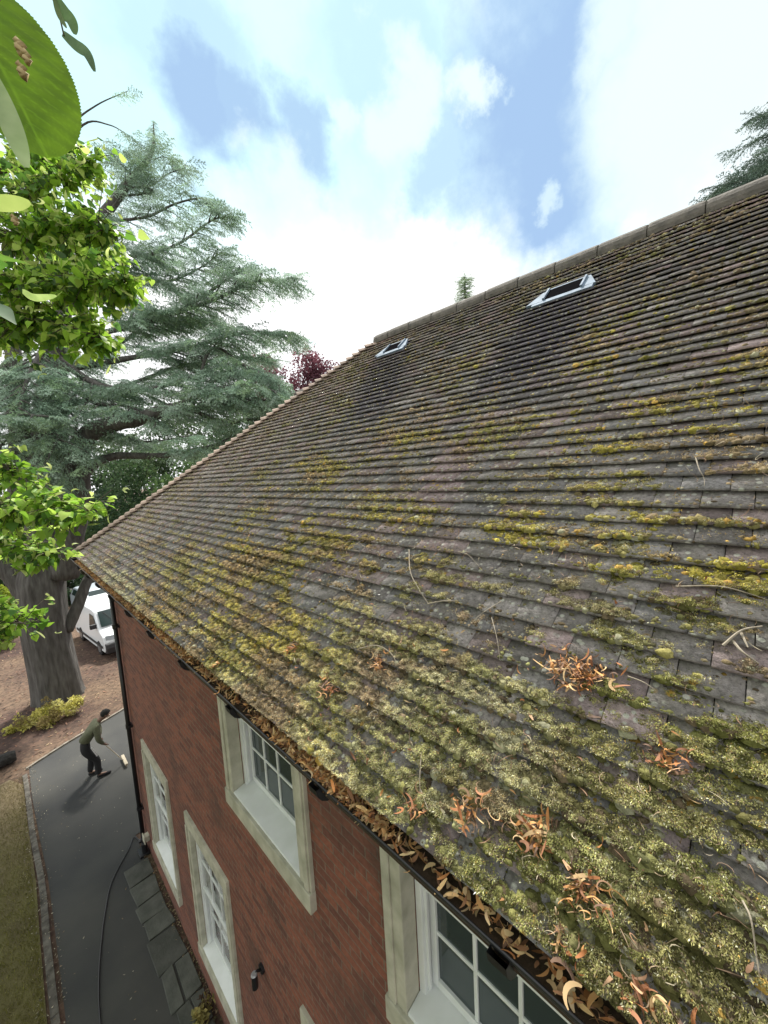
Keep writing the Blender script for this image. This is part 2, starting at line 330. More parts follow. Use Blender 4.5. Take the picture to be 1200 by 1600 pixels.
# walls with window openings
wins_up = [(2.37, 3.54, 4.17, 5.62), (.13, 1.30, 4.17, 5.62), (-2.0, -.93, 4.17, 5.62)]
wins_lo = [(6.34, 7.48, .78, 2.55), (4.17, 5.25, .78, 2.60), (1.55, 2.43, .80, 2.62), (-1.6, -.5, .8, 2.6)]
def facade(x, ys, zs, holes):
    Y = sorted(set([ys[0], ys[1]]+[v for h in holes for v in h[:2]])); Z = sorted(set([zs[0], zs[1]]+[v for h in holes for v in h[2:]]))
    V = []; F = []
    for i in range(len(Y)-1):
        for k in range(len(Z)-1):
            cy, cz = (Y[i]+Y[i+1])/2, (Z[k]+Z[k+1])/2
            if any(h[0] < cy < h[1] and h[2] < cz < h[3] for h in holes): continue
            n0 = len(V); V += [(x, Y[i], Z[k]), (x, Y[i+1], Z[k]), (x, Y[i+1], Z[k+1]), (x, Y[i], Z[k+1])]; F.append((n0+3, n0+2, n0+1, n0))
    for (a, c, d, e) in holes:                     # reveals
        n0 = len(V); V += [(x, a, d), (x, c, d), (x, c, e), (x, a, e), (x+.3, a, d), (x+.3, c, d), (x+.3, c, e), (x+.3, a, e)]
        F += [(n0, n0+1, n0+5, n0+4), (n0+1, n0+2, n0+6, n0+5), (n0+2, n0+3, n0+7, n0+6), (n0+3, n0, n0+4, n0+7)]
    return V, F
YW = 8.70; XB = EX+2*RUN-.46; ZT = EZ-.16
V, F = facade(XW, (YE+.3, YW), (-.2, ZT), wins_up+wins_lo)
n0 = len(V); V += [(XW, YW, -.2), (XB, YW, -.2), (XB, YW, ZT), (XW, YW, ZT), (XB, YE+.3, -.2), (XB, YE+.3, ZT), (XW, YE+.3, -.2), (XW, YE+.3, ZT)]
F += [(n0, n0+1, n0+2, n0+3), (n0+1, n0+4, n0+5, n0+2), (n0+4, n0+6, n0+7, n0+5)]
n1 = len(V); V += [(XW, YE+.3, ZT), (XB, YE+.3, ZT), (XR, YE+.3, ZR-.05)]; F.append((n1, n1+1, n1+2))
mk('wall', V, F, M_BRICK, HOUSE)
# dark interior so rooms are not see-through
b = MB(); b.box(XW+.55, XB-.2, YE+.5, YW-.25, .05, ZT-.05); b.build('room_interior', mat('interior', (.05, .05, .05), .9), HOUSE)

def window(y0, y1, z0, z1, lower=False):
    """sash window in the opening (y0..y1, z0..z1) of the long wall"""
    w = MB(); a = .045                                        # box frame
    xo = XW+(.03 if lower else .085); xi = xo+.115; dd = .055 if lower else 0
    w.box(xo, xi, y0+.001, y0+a, z0+.001, z1-.001); w.box(xo, xi, y1-a, y1-.001, z0+.001, z1-.001); w.box(xo, xi, y0+a, y1-a, z1-a, z1-.001)
    w.box(xo+.02, xo+.04, y0+a, y0+a+.02, z0+.05, z1-a); w.box(xo+.02, xo+.04, y1-a-.02, y1-a, z0+.05, z1-a)
    win = w.build('window', M_WHITE, HOUSE, bevel=.004)
    s = MB(); p = XW-.035; q = .15 if not lower else .14
    if lower: s.box(p, XW+.027, y0-q, y1+q, z1-.004, z1+.17)
    else: s.box(p, XW+.083, y0-q, y1+q, z1-.004, ZT-.003)
    e_ = XW+(.028 if lower else .08)
    s.box(p+.002, e_, y0-q+.002, y0+.004, z0-.02, z1-.004); s.box(p+.002, e_, y1-.004, y1+q-.002, z0-.02, z1-.004)
    s.box(p-.012, p+.004, y0-q+.02, y0-.07, z0-.018, z1-.006); s.box(p-.012, p+.004, y1+.07, y1+q-.02, z0-.018, z1-.006)
    s.box(p-.02, XW+.07, y0-q-.002, y1+q+.002, z0-.18, z0-.02)
    s.build('stone_surround', M_STONE, win, bevel=.006)
    l = MB(); l.prism([(XW-.03, z0-.016), (XW-.03, z0+.004), (XW+.20-dd, z0+.045), (XW+.20-dd, z0-.016)], 1, y0+.006, y1-.006); l.build('sill', M_WHITE, win, bevel=.004)
    zm = z0+(z1-z0)*.5
    def sash(x, za, zb, cols=3 if lower else 4, rows=2):
        m_ = MB(); r = .042; yA, yB = y0+a+.003, y1-a-.003
        m_.box(x, x+.04, yA, yA+r, za, zb); m_.box(x, x+.04, yB-r, yB, za, zb)
        m_.box(x, x+.04, yA+r, yB-r, za, za+r+.01); m_.box(x, x+.04, yA+r, yB-r, zb-r, zb)
        for i in range(1, cols):
            y = yA+r+(yB-yA-2*r)*i/cols; m_.box(x+.006, x+.034, y-.011, y+.011, za+r+.01, zb-r)
        for i in range(1, rows):
            z = za+r+.01+(zb-za-2*r-.01)*i/rows; m_.box(x+.009, x+.031, yA+r, yB-r, z-.011, z+.011)
        so_ = m_.build('sash', M_WHITE, win, bevel=.003)
        g = MB(); g.box(x+.018, x+.022, yA+r-.004, yB-r+.004, za+r, zb-r+.004); return g, so_
    for (x, za, zb) in ((XW+.10-dd, zm-.02, z1-a), (XW+.148-dd, z0+.045, zm+.02)):
        g, so_ = sash(x, za, zb); g.build('glazing', M_GLASS if not lower else M_GLASSC, win)
    if lower:
        cv = []; nn = 60
        for i in range(nn+1):
            yy = y0+.03+(y1-y0-.06)*i/nn; cv += [(XW+.20+.012*math.sin(i*1.9), yy, z0+.06), (XW+.20+.012*math.sin(i*1.9+.3), yy, z1-.05)]
        mk('net_curtain', cv, [(2*i, 2*i+2, 2*i+3, 2*i+1) for i in range(nn)], M_NET, win, smooth=True)
    return win
for h in wins_up: window(*h)
for h in wins_lo: window(*h, lower=True)

# roof tiles ------------------------------------------------------
def tiles(org, du, dn, smax, y0f, y1f, dv, seed, tintf):
    """courses of plain tiles. org+s*du+v*dv on the rafter plane, dn its normal"""
    r = np.random.default_rng(seed); G = .1; Wd = .168; V = []; C = []
    org, du, dn, dv = (np.array(a, float) for a in (org, du, dn, dv))
    ns = int(smax/G); cs = []
    for i in range(ns+1):
        s0 = .075+i*G
        if s0 > smax-.03: break
        va, vb = y0f(s0), y1f(s0); off = (i % 2)*Wd/2; k = np.arange(int(va/Wd)-3, int(vb/Wd)+4)
        c = (k+.5)*Wd+off+.012*math.sin(i*2.4); c = c[(c > va-Wd*.5) & (c < vb+Wd*.5)]
        cs.append(np.stack([np.full(len(c), s0), c, np.full(len(c), va), np.full(len(c), vb)], 1))
    T = np.concatenate(cs); n = len(T)
    js = r.normal(0, .0022, n); jh = r.normal(0, .0016, n); tl = r.normal(0, .006, n); sk = r.normal(0, .005, n); cam_ = r.uniform(.0, .003, n)
    out = np.zeros((n, 12, 3))
    q = 0
    for row in (0, 1):
        for lay in (0, 1):
            for cx in (-1, 0, 1):
                s = T[:, 0]+js+row*.19+cx*Wd/2*sk
                h = .055-row*.054-(1-lay)*.0125+jh+cx*Wd/2*tl+(cam_ if cx == 0 else 0)
                v = np.clip(T[:, 1]+cx*(Wd/2-.0017), T[:, 2], T[:, 3])
                s = np.minimum(s, smax)
                out[:, q] = org+s[:, None]*du+h[:, None]*dn+v[:, None]*dv; q += 1
    # index: row0 bottom 0-2, row0 top 3-5, row1 bottom 6-8, row1 top 9-11
    fq = np.array([(3, 9, 10, 4), (4, 10, 11, 5), (0, 3, 4, 1), (1, 4, 5, 2), (0, 6, 9, 3), (2, 5, 11, 8)])
    Fq = (fq[None]+np.arange(n)[:, None, None]*12).reshape(-1, 4)
    tint = tintf(T[:, 0], T[:, 1], r, n); C = np.repeat(tint, 12, axis=0)
    return out.reshape(-1, 3), Fq, C
def rooft(px, py):
    d = ray(px, py); s = (-1.36-.874*.85)/(d[2]-.874*d[0]); p = d*s; return math.hypot(p[0]-.85, p[2]+1.36), p[1]
def clean(s, y):            # runs of cleaner tiles below the lead of the rooflights
    a = np.exp(-((y-1.53)/.40)**6)*(s < 4.75)*np.clip((s-2.5)/.7, 0, 1)
    c = np.exp(-((y-np.maximum(3.35, 3.92-(4.6-s)*.42))/.40)**6)*(s < 4.85)*np.clip((s-2.5)/.7, 0, 1)
    return np.clip(np.maximum(a, c), 0, 1)
def tint(s, y, r, n):
    base = np.array([.205, .187, .182])*np.exp(r.normal(0, .20, n))[:, None]
    warm = r.random(n)[:, None]
    base = base*np.where(warm > .75, [1.10, .95, .98], np.where(warm < .2, [.92, .96, 1.0], [1, 1, 1]))
    pale = np.clip((s-2.5)/2.5, 0, 1)[:, None]; base = base*(1+.15*pale)
    pk = np.exp(-((y-1.62)/.2)**4)*np.exp(-((s-1.95)/.45)**4)          # pinkish band of replaced tiles
    base = base*(1-pk[:, None])+pk[:, None]*np.array([.26, .195, .205])*np.exp(r.normal(0, .12, n))[:, None]
    c = clean(s, y)[:, None]; base = base*(1-c*.92)+c*.92*np.array([.088, .080, .100])*np.exp(r.normal(0, .08, n))[:, None]
    far = np.exp(-((y-8.6+s*.75)/1.4)**2)[:, None]; base = base*(1+far*np.array([.45, .32, .22]))
    return base
ROOF_DU = (CT, 0, ST); ROOF_DN = (-ST, 0, CT)
V1, F1, C1 = tiles((EX, 0, EZ), ROOF_DU, ROOF_DN, SMAX, lambda s: YE, lambda s: YF-s*CT*HK, (0, 1, 0), 1, tint)
TH2 = math.atan(.874/HK); CT2, ST2 = math.cos(TH2), math.sin(TH2)
V2, F2, C2 = tiles((XR, YF, EZ), (0, -CT2, ST2), (0, ST2, CT2), RUN*HK/CT2, lambda s: -RUN+s*CT2/HK, lambda s: RUN-s*CT2/HK, (1, 0, 0), 2, lambda s, y, r, n: tint(s, y*0-5, r, n))
V3, F3, C3 = tiles((EX+2*RUN, 0, EZ), (-CT, 0, ST), (ST, 0, CT), SMAX, lambda s: YE, lambda s: YF-s*CT*HK, (0, 1, 0), 3, lambda s, y, r, n: tint(s, y*0-5, r, n))
ROOF = mk('roof', np.concatenate([V1, V2, V3]), np.concatenate([F1, F2+len(V1), F3+len(V1)+len(V2)]), M_TILE, HOUSE, np.concatenate([C1, C2, C3]))
u = MB(); k_ = .012                                                      # felt under the tiles
E0 = (EX+.10, YE, EZ+.07); 
u.add([(EX+.1, YE, EZ+.0874-k_), (EX+.1, YF-.1, EZ+.0874-k_), (XR, YR, ZR-k_), (XR, YE, ZR-k_), (EX+2*RUN-.1, YE, EZ+.0874-k_), (EX+2*RUN-.1, YF-.1, EZ+.0874-k_)], [(0, 1, 2, 3), (3, 2, 5, 4), (1, 5, 2)])
u.build('underlay', M_DARK, ROOF)
# ridge tiles
rb = MB(); y = YE; i = 0
while y < YR+.05:
    L_ = .45; dz = random.uniform(-.006, .006); nseg = 12; Vv = []; y1 = min(y+L_-.012, YR+.12)
    if y1-y < .1: break
    for yy in (y, y+.02, y1-.02, y1):
        for j in range(nseg+1):
            a = math.radians(-12+204*j/nseg); rr_ = .148*(1.0 if yy not in (y, y1) else .97)
            Vv.append((XR+rr_*math.cos(a), yy, ZR-.03+dz+rr_*math.sin(a)*.95))
    Ff = [(q*(nseg+1)+j, q*(nseg+1)+j+1, (q+1)*(nseg+1)+j+1, (q+1)*(nseg+1)+j) for q in range(3) for j in range(nseg)]+[tuple(range(nseg+1)), tuple(range(3*(nseg+1), 4*(nseg+1)))[::-1]]
    rb.add(Vv, Ff); rb.box(XR-.115, XR+.115, y1-.002, y1+.016, ZR-.06, ZR+.058); y += L_; i += 1
rb.build('ridge_tiles', M_MORTAR, ROOF)
# bonnet hip tiles, one to a course
hb = MB(); ns = int(SMAX/.1)
for side in (0, 1):
    for i in range(ns-1):
        s = .06+i*.1; tnt = random.uniform(.8, 1.35); c = (tnt*1.1, tnt, tnt*.95)
        x = EX+s*CT if side == 0 else EX+2*RUN-s*CT; y = YF-s*CT*HK; z = EZ+s*ST
        dx, dy = (1, -HK) if side == 0 else (-1, -HK)
        d = np.array([dx, dy, .874*1.0]); d /= np.linalg.norm(d); w_ = np.array([HK*dx, 1, 0])/math.hypot(1, HK)
        if side == 1: w_ = -w_
        n_ = np.cross(w_, d); n_ = n_ if n_[2] > 0 else -n_
        o_ = np.array([x, y, z])+n_*.055+np.array([random.uniform(-.004, .004)]*3)
        Vv = []; ng = 7
        for (t, rad, drop) in ((-.035, .15, 0.024), (.16, .095, -.035)):
            for lay in (0, -.016):
                for j in range(ng):
                    a = math.radians(-62+124*j/(ng-1)); Vv.append(o_+d*t+w_*math.sin(a)*(rad+lay)*1.05+n_*(math.cos(a)*(rad+lay)-rad*.72+drop))
        Ff = [(j, j+1, 2*ng+j+1, 2*ng+j) for j in range(ng-1)]+[(j, j+1, ng+j+1, ng+j) for j in range(ng-1)]+[(ng+j, ng+j+1, 3*ng+j+1, 3*ng+j) for j in range(ng-1)]
        Ff += [(0, ng, 3*ng, 2*ng), (ng-1, 2*ng-1, 4*ng-1, 3*ng-1)]
        hb.add(Vv, Ff, c)
hb.build('hip_tiles', M_BONNET, ROOF, col=True)
# lower wing behind the hip: only its rounded ridge and slopes show
def wing():
    p = P(500, 601, 9.4); xr, zr = p[0], p[2]; b = MB(); y0, y1 = p[1]-1.2, p[1]+1.0
    V, F = tube_vf([(xr, y0, zr-.09), (xr, y1, zr-.09)], .12, 14); b.add(V, F); o = b.build('wing_ridge', M_MORTAR, HOUSE, smooth=True)
    b = MB(); b.prism([(xr-1.6, zr-.1-1.4), (xr, zr-.1), (xr+1.6, zr-.1-1.4)], 1, y0-.02, y1-.02, (.1, .09, .08)); b.build('wing_roof', M_TILE, HOUSE, col=True)
    b = MB(); b.box(xr-1.45, xr+1.45, y0, y1-.1, -.2, zr-1.52); b.build('wing_wall', M_BRICK, HOUSE)
wing()
# rooflights / lead-flashed vents
def rp(s, y, h=0):
    return np.array([EX+s*CT-h*ST, y, EZ+s*ST+h*CT])
def rooflight(y0, y1, s0, s1):
    b = MB()
    def slab(ya, yb, sa, sb, h0, h1, ya2=None, yb2=None):
        ya2 = ya if ya2 is None else ya2; yb2 = yb if yb2 is None else yb2
        q = [(sa, ya), (sa, yb), (sb, yb2), (sb, ya2)]
        b.add([rp(s, y, h0) for s, y in q]+[rp(s, y, h1) for s, y in q], [(3, 2, 1, 0), (4, 5, 6, 7), (0, 1, 5, 4), (1, 2, 6, 5), (2, 3, 7, 6), (3, 0, 4, 7)])
    slab(y0-.10, y1+.10, s0-.07, s0-.002, .04, .064)              # apron
    slab(y0-.12, y0, s0, s0+.23, .04, .066, y0-.03, y0); slab(y1, y1+.17, s0-.02, s0+.20, .04, .066, y1, y1+.05)
    fl = b.build('rooflight', M_LEAD, HOUSE)
    b = MB(); slab(y0, y0+.02, s0, s1, .03, .085); slab(y1-.02, y1, s0, s1, .03, .085); slab(y0+.02, y1-.02, s1-.02, s1, .03, .070)
    b.build('frame', M_LEAD, fl)
    b = MB(); slab(y0+.02, y1-.02, s0, s1-.02, .050, .066); b.build('opening', mat('opening_shade_black', (.008, .008, .009), 1, spec=0), fl)  # closed slab; the darkness of the hole is put into its black colour
rooflight(1.31, 1.70, 4.57, 4.80)
rooflight(3.82, 4.15, 4.70, 4.92)
# fascia, soffit, gutter
b = MB(); b.box(.965, .985, YE+.1, YF-.12, EZ-.16, EZ+.085); b.box(.985, XW-.002, YE+.1, YF-.12, EZ-.165, EZ-.145); b.box(XW-.4, XB, YW+.002, YF-.1, EZ-.165, EZ-.145); b.box(XW-.33, XB+.3, YF-.12, YF-.1, EZ-.16, EZ+.08)
b.build('fascia', M_DARK, HOUSE)
def channel(y0, y1, xc, zc, r):
    b = MB(); n = 10
    for (rr_, rev) in ((r, 0), (r-.004, 1)):
        V = [(xc+rr_*math.cos(math.radians(180+180*j/n)), y, zc+rr_*math.sin(math.radians(180+180*j/n))) for y in (y0, y1) for j in range(n+1)]
        F = [(j, j+1, n+1+j+1, n+1+j) for j in range(n)]
        b.add(V, [f[::-1] for f in F] if rev else F)
    b.tube([(xc-r, y0, zc), (xc-r, y1, zc)], .006, 8)
    b.add([(xc+r*math.cos(math.radians(180+180*j/n)), y1, zc+r*math.sin(math.radians(180+180*j/n))) for j in range(n+1)], [tuple(range(n+1))])
    return b
GX, GZ, GRr = .912, EZ-.005, .062
GUT = channel(YE, YF+.02, GX, GZ, GRr).build('gutter', M_BLACK, HOUSE)
y = .47
while y < 8.9:
    b = MB(); V = []; n = 8
    for yy in (y-.03, y+.03):
        for rr_ in (GRr+.003, GRr+.03): V += [(GX+rr_*math.cos(math.radians(180+180*j/n)), yy, GZ+rr_*math.sin(math.radians(180+180*j/n))) for j in range(n+1)]
    k = n+1; F = [(k+j, k+j+1, 3*k+j+1, 3*k+j) for j in range(n)]+[(j, j+1, k+j+1, k+j) for j in range(n)]+[(2*k+j, 2*k+j+1, 3*k+j+1, 3*k+j) for j in range(n)]
    b.add(V, F); b.build('gutter_bracket', M_BLACK, GUT); y += .88
PX, PY = 1.25, 8.42
b = MB(); b.tube(spline([(GX, PY, EZ-.06), (GX, PY, EZ-.14), (PX-.1, PY, EZ-.32), (PX, PY, EZ-.42), (PX, PY, EZ-.6)], 6), .036, 12); b.tube([(PX, PY, EZ-.6), (PX, PY, .34)], .036, 14)
b.tube(spline([(PX, PY, .34), (PX-.01, PY, .26), (PX-.07, PY, .2)], 4), .036, 12)
PIPE = b.build('downpipe', M_BLACK, HOUSE, smooth=True)
for z in (4.6, 2.62, .9):
    b = MB(); b.tube([(PX, PY, z-.04), (PX, PY, z+.04)], .046, 14); b.box(PX-.005, XW+.002, PY-.075, PY+.075, z-.022, z+.022); b.build('pipe_clip', M_BLACK, PIPE)
b = MB(); b.tube([(PX-.02, PY-.12, .02), (PX-.02, PY-.12, .24)], .05, 14); b.box(PX-.12, PX+.05, PY-.2, PY+.04, .0, .05); b.build('gully', M_BLACK, HOUSE, bevel=.006)
b = MB(); b.box(XW-.08, XW-.002, 8.12, 8.24, .36, .47); b.box(XW-.1, XW-.08, 8.10, 8.26, .34, .49); b.build('vent_cover', M_STONE, HOUSE, bevel=.006)
# wall lamp
lx, ly, lz = XW, 3.33, CZ-4.83
b = MB(); b.tube([(lx-.002, ly, lz), (lx-.025, ly, lz)], .045, 16); b.tube(spline([(lx-.025, ly, lz), (lx-.06, ly, lz+.025), (lx-.09, ly, lz+.015)], 4), .013, 8)
WL = b.build('wall_light', M_BLACK, HOUSE, smooth=False)
b = MB(); b.tube([(lx-.09, ly, lz-.125), (lx-.09, ly, lz+.02)], .03, 16); b.build('lamp_barrel', M_BLACK, WL)
b = MB(); b.tube([(lx-.09, ly, lz+.021), (lx-.09, ly, lz+.033)], [.032, .024], 16); b.build('lamp_cap', mat('lamp_cap', (.35, .36, .38), .4, metal=.4), WL)

# ---------------------------------------------------------------- moss
# patches seen on the slope: (px, py, half-width along y [m], half-width along s [m], yellow 0..1, strength)
patch_px = [(1110, 905, .22, .05, 1, 1.3), (1100, 830, .2, .04, .8, .9), (860, 850, .22, .05, .9, 1), (810, 830, .25, .04, .8, .8), (990, 700, .2, .06, .9, 1), (870, 690, .2, .05, .8, .7),
    (1175, 650, .15, .04, 1, 1), (1190, 570, .12, .04, 1, 1), (950, 765, .2, .05, .6, .6), (1000, 860, .1, .04, .6, .6), (1110, 980, .1, .05, .5, .9), (930, 540, .3, .1, .8, .7), (860, 600, .3, .1, .8, .6),
    (400, 880, .55, .2, .9, 1), (330, 930, .6, .2, .8, .9), (480, 850, .5, .15, .8, .8), (560, 800, .35, .12, .7, .7), (620, 690, .4, .12, .7, .6), (500, 740, .4, .15, .6, .6), (700, 600, .5, .2, .6, .5),
    (370, 950, .5, .12, 1, .9), (450, 910, .3, .08, 1, .9), (1130, 1180, .35, .09, .45, 1.2), (1100, 1240, .3, .08, .5, 1.1), (1010, 1190, .2, .06, .6, 1.0), (500, 1110, .2, .1, .55, 1.2), (540, 1030, .12, .06, .7, .9), (640, 1150, .3, .1, .35, 1.1),
    (730, 1230, .3, .12, .3, 1.2), (860, 1200, .3, .1, .2, 1.1), (950, 1450, .3, .14, .35, 1.4), (800, 1400, .35, .14, .35, 1.3), (1060, 1500, .35, .14, .3, 1.3), (1100, 1400, .3, .12, .4, 1.2), (900, 1270, .3, .1, .3, 1.1), (620, 1010, .35, .1, .4, .9),
    (700, 1080, .35, .1, .2, 1.0), (830, 1100, .3, .08, .2, .9), (1000, 1010, .2, .06, .3, .8), (870, 950, .3, .06, .2, .7), (740, 960, .3, .07, .2, .7), (1060, 1100, .06, .05, .5, .8), (290, 880, .5, .2, .5, .6), (1150, 1300, .3, .1, .3, 1.1), (590, 640, .4, .2, .5, .3), (1050, 640, .3, .06, .8, .8), (1140, 720, .2, .05, .8, .7), (770, 560, .5, .15, .5, .5)]
PATCH = [(*rooft(px, py), a, b_, ye, st) for px, py, a, b_, ye, st in patch_px]
def moss_field(s, y):
    m = np.zeros_like(s); ye = np.zeros_like(s); wsum = np.full_like(s, 1e-3)
    for ps, py_, a, b_, yy, st in PATCH:
        g = np.exp(-(((y-py_)/a)**2+((s-ps)/b_)**2)*.8)*st; m = np.maximum(m, g); ye += g*yy; wsum += g
    ye /= wsum
    eave = np.clip(1.05-s/1.0, 0, .86)*np.clip((6.5-y)/2.5, .45, 1)
    m = np.maximum(m, eave)
    m = m*(1-clean(s, y)*.85)
    return m, ye
def dens(s, y):
    m, ye = moss_field(s, y); n = fbm(y*5+3, s*11+1, 4); n2 = fbm(y*1.3, s*2.5+9, 3)
    n3 = fbm(y*16+7, s*20+3, 2); return np.clip(m*.74+(n-.5)*1.9+(n2-.5)*1.3+(n3-.5)*.9+.16*(1-clean(s, y)*3), 0, 1.3), ye
def top_h(s):                                   # height of the tile surface above the rafter plane
    f = ((s-.075) % .1)/.1; return .055-.0284*f
def moss_color(ye, r, n, s, y=None):
    yel = np.array([.29, .25, .045]); oli = np.array([.165, .15, .08]); pal = np.array([.38, .37, .26]); brn = np.array([.13, .10, .065]); yo = np.array([.34, .22, .06])
    t = np.clip(ye*.95-.12+r.normal(0, .22, n), 0, 1)[:, None]; k = r.random(n)[:, None]
    near = np.clip(1.3-s, 0, 1)[:, None]
    c = t*yel+(1-t)*(oli*(1-near)+(pal*.75+oli*.25)*near)
    if y is not None:
        g1 = fbm(y*3.1+40, s*7+2, 3)[:, None]; g2 = fbm(y*2.3+80, s*5+31, 3)[:, None]
        c = c*(1-np.clip((g1-.47)*7, 0, .85))+np.array([.20, .15, .10])*np.clip((g1-.47)*7, 0, .85)
        dk = np.clip((g2-.56)*6, 0, .6)+np.clip(1.2-np.abs(y-.1)/.5, 0, .7)[:, None]*(s < .9)[:, None]; dk = np.clip(dk, 0, .85)
        c = c*(1-dk)+np.array([.135, .14, .04])*dk
    c = np.where(k < .16, brn, c); c = np.where((k > .93), pal*.75, c); c = np.where((k > .86)&(k < .92)&(t > .4), yo, c)
    return c*1.05*np.exp(r.normal(0, .28, n))[:, None]
def domes(n_try, name, rmin, rmax, region, thr, seed, hfac=.6, edge=.5):
    r = np.random.default_rng(seed); s = r.uniform(region[0], region[1], n_try); y = r.uniform(region[2], region[3], n_try)
    snap = r.random(n_try) < edge                   # cushions gather along the tail of each tile
    s = np.where(snap, .075+np.round((s-.075)/.1)*.1+np.abs(r.normal(0, .014, n_try))+.004, s)
    y = np.where(r.random(n_try) < .35, np.round(y/.084)*.084+r.normal(0, .006, n_try), y)
    ok = (s > .08) & (y < YF-s*CT*HK-.12) & (s < SMAX-.16)
    for (ya, yb, sa, sb) in ((1.18, 1.84, 4.44, 4.85), (3.66, 4.3, 4.58, 4.97)): ok &= ~((y > ya) & (y < yb) & (s > sa) & (s < sb))
    s, y = s[ok], y[ok]
    d, ye = dens(s, y); p = np.clip((d-thr)*3, 0, 1); keep = r.random(len(s)) < p; s, y, ye, d = s[keep], y[keep], ye[keep], d[keep]
    n = len(s); rad = r.uniform(0, 1, n)**1.8*(rmax-rmin)+rmin; ng = 7
    tp = np.array([[math.cos(2*math.pi*j/ng), math.sin(2*math.pi*j/ng), -.15] for j in range(ng)]+[[.66*math.cos(2*math.pi*(j+.5)/ng), .66*math.sin(2*math.pi*(j+.5)/ng), .7] for j in range(ng)]+[[0, 0, 1.0]])
    f = [(j, (j+1) % ng, ng+j) for j in range(ng)]+[(ng+j, (j+1) % ng, ng+(j+1) % ng) for j in range(ng)]+[(ng+j, ng+(j+1) % ng, 2*ng) for j in range(ng)]
    f = np.array(f); nv = 2*ng+1
    j = r.normal(1, .16, (n, nv, 1)); L3 = tp[None]*j
    el = r.uniform(.9, 1.6, n)
    a = L3[:, :, 0]*(rad*el)[:, None]; b_ = L3[:, :, 1]*rad[:, None]; h = L3[:, :, 2]*(rad*hfac*r.uniform(.6, 1.2, n))[:, None]+top_h(s)[:, None]-.002
    ss = s[:, None]+b_; yy = y[:, None]+a
    V = np.stack([EX+ss*CT-h*ST, yy, EZ+ss*ST+h*CT], -1).reshape(-1, 3)
    F = (f[None]+np.arange(n)[:, None, None]*nv).reshape(-1, 3)
    C = np.repeat(moss_color(ye, r, n, s, y), nv, axis=0)
    C = np.where(np.repeat((s < 1.3), nv)[:, None], C*.85, C)
    return V, F, C
parts = [domes(60000, '', .007, .022, (.05, 5.3, -1.2, 8.6), .42, 11, .75, .7), domes(80000, '', .005, .015, (.05, 5.4, -1.2, 8.6), .13, 12, .85, .8), domes(34000, '', .004, .011, (.05, 5.4, -1.2, 8.6), -.25, 15, .85, .85), domes(26000, '', .003, .008, (.05, 3.2, -1.2, 6), -.12, 16, .8, .3),
         domes(26000, '', .010, .024, (.05, 1.5, -1.2, 5.5), .50, 13, .45, .05), domes(16000, '', .010, .022, (1.3, 3.6, -1.2, 6.5), .62, 14, .5, .5)]
def join(parts):
    V = []; F = []; C = []; n = 0
    for v, f, c in parts: V.append(v); F.append(f+n); C.append(c); n += len(v)
    return np.concatenate(V), np.concatenate(F), np.concatenate(C)
V, F, C = join(parts)
tag(mk('moss', V, F, M_MOSS, None, C, smooth=True), 'olive and yellow green moss cushions growing over the roof tiles', 'moss', kind='stuff')
def fronds(n_try, region, lmin, lmax, thr, seed, wd=.0019):
    r = np.random.default_rng(seed); s = r.uniform(region[0], region[1], n_try); y = r.uniform(region[2], region[3], n_try)
    ok = (s > .07) & (y < YF-s*CT*HK-.1); s, y = s[ok], y[ok]
    d, ye = dens(s, y); f0 = ((s-.075) % .1)/.1; keep = (r.random(len(s)) < np.clip((d-thr)*3.5, 0, 1)) & ((f0 < .74+.1*np.sin(y*37)) | (r.random(len(s)) < .12)); s, y, ye, d = s[keep], y[keep], ye[keep], d[keep]
    tuft = np.clip(vn(y*42, s*55)*1.2+vn(y*17+9, s*23)*.5-.45, 0, 1); kk = r.random(len(s)) < .18+tuft; s, y, ye, d, tuft = s[kk], y[kk], ye[kk], d[kk], tuft[kk]
    f_ = ((s-.075) % .1)/.1; n = len(s)
    # clump heights
    base = top_h(s)+tuft*.013+np.clip(d-thr, 0, .6)*.016*r.uniform(.3, 1, n)*(1-.5*(f_ > .85))
    L_ = lmin+(lmax-lmin)*r.random(n)**2*1.2; az = r.uniform(0, 2*math.pi, n); ti = r.uniform(.1, .85, n)
    dy = np.cos(az)*np.sin(ti*1.4)*L_; ds = np.sin(az)*np.sin(ti*1.4)*L_-.25*L_; dh = np.cos(ti*1.4)*L_
    w = wd*r.uniform(.7, 1.6, n); a2 = az+math.pi/2+r.normal(0, .5, n); wy = np.cos(a2)*w; ws = np.sin(a2)*w
    pts = [(s-ws, y-wy, base), (s+ws, y+wy, base), (s+ds*.5+ws*.8, y+dy*.5+wy*.8, base+dh*.62), (s+ds, y+dy, base+dh*.85), (s+ds*.5-ws*.8, y+dy*.5-wy*.8, base+dh*.62)]
    V = np.stack([np.stack([EX+a*CT-h*ST, b_, EZ+a*ST+h*CT], -1) for a, b_, h in pts], 1).reshape(-1, 3)
    F = (np.array([[0, 1, 2, 4], [4, 2, 3, 3]])[None]+np.arange(n)[:, None, None]*5)
    F4 = F[:, 0].reshape(-1, 4); F3_ = F[:, 1][:, :3]
    F = np.concatenate([np.stack([F4[:, 0], F4[:, 1], F4[:, 2]], 1), np.stack([F4[:, 0], F4[:, 2], F4[:, 3]], 1), F3_])
    c = np.minimum(moss_color(ye, r, n, s, y)*1.75, .85)*(.28+1.05*tuft)[:, None]; C = np.repeat(c, 5, axis=0).reshape(n, 5, 3); C = C.reshape(-1, 3)
    return V, F, C
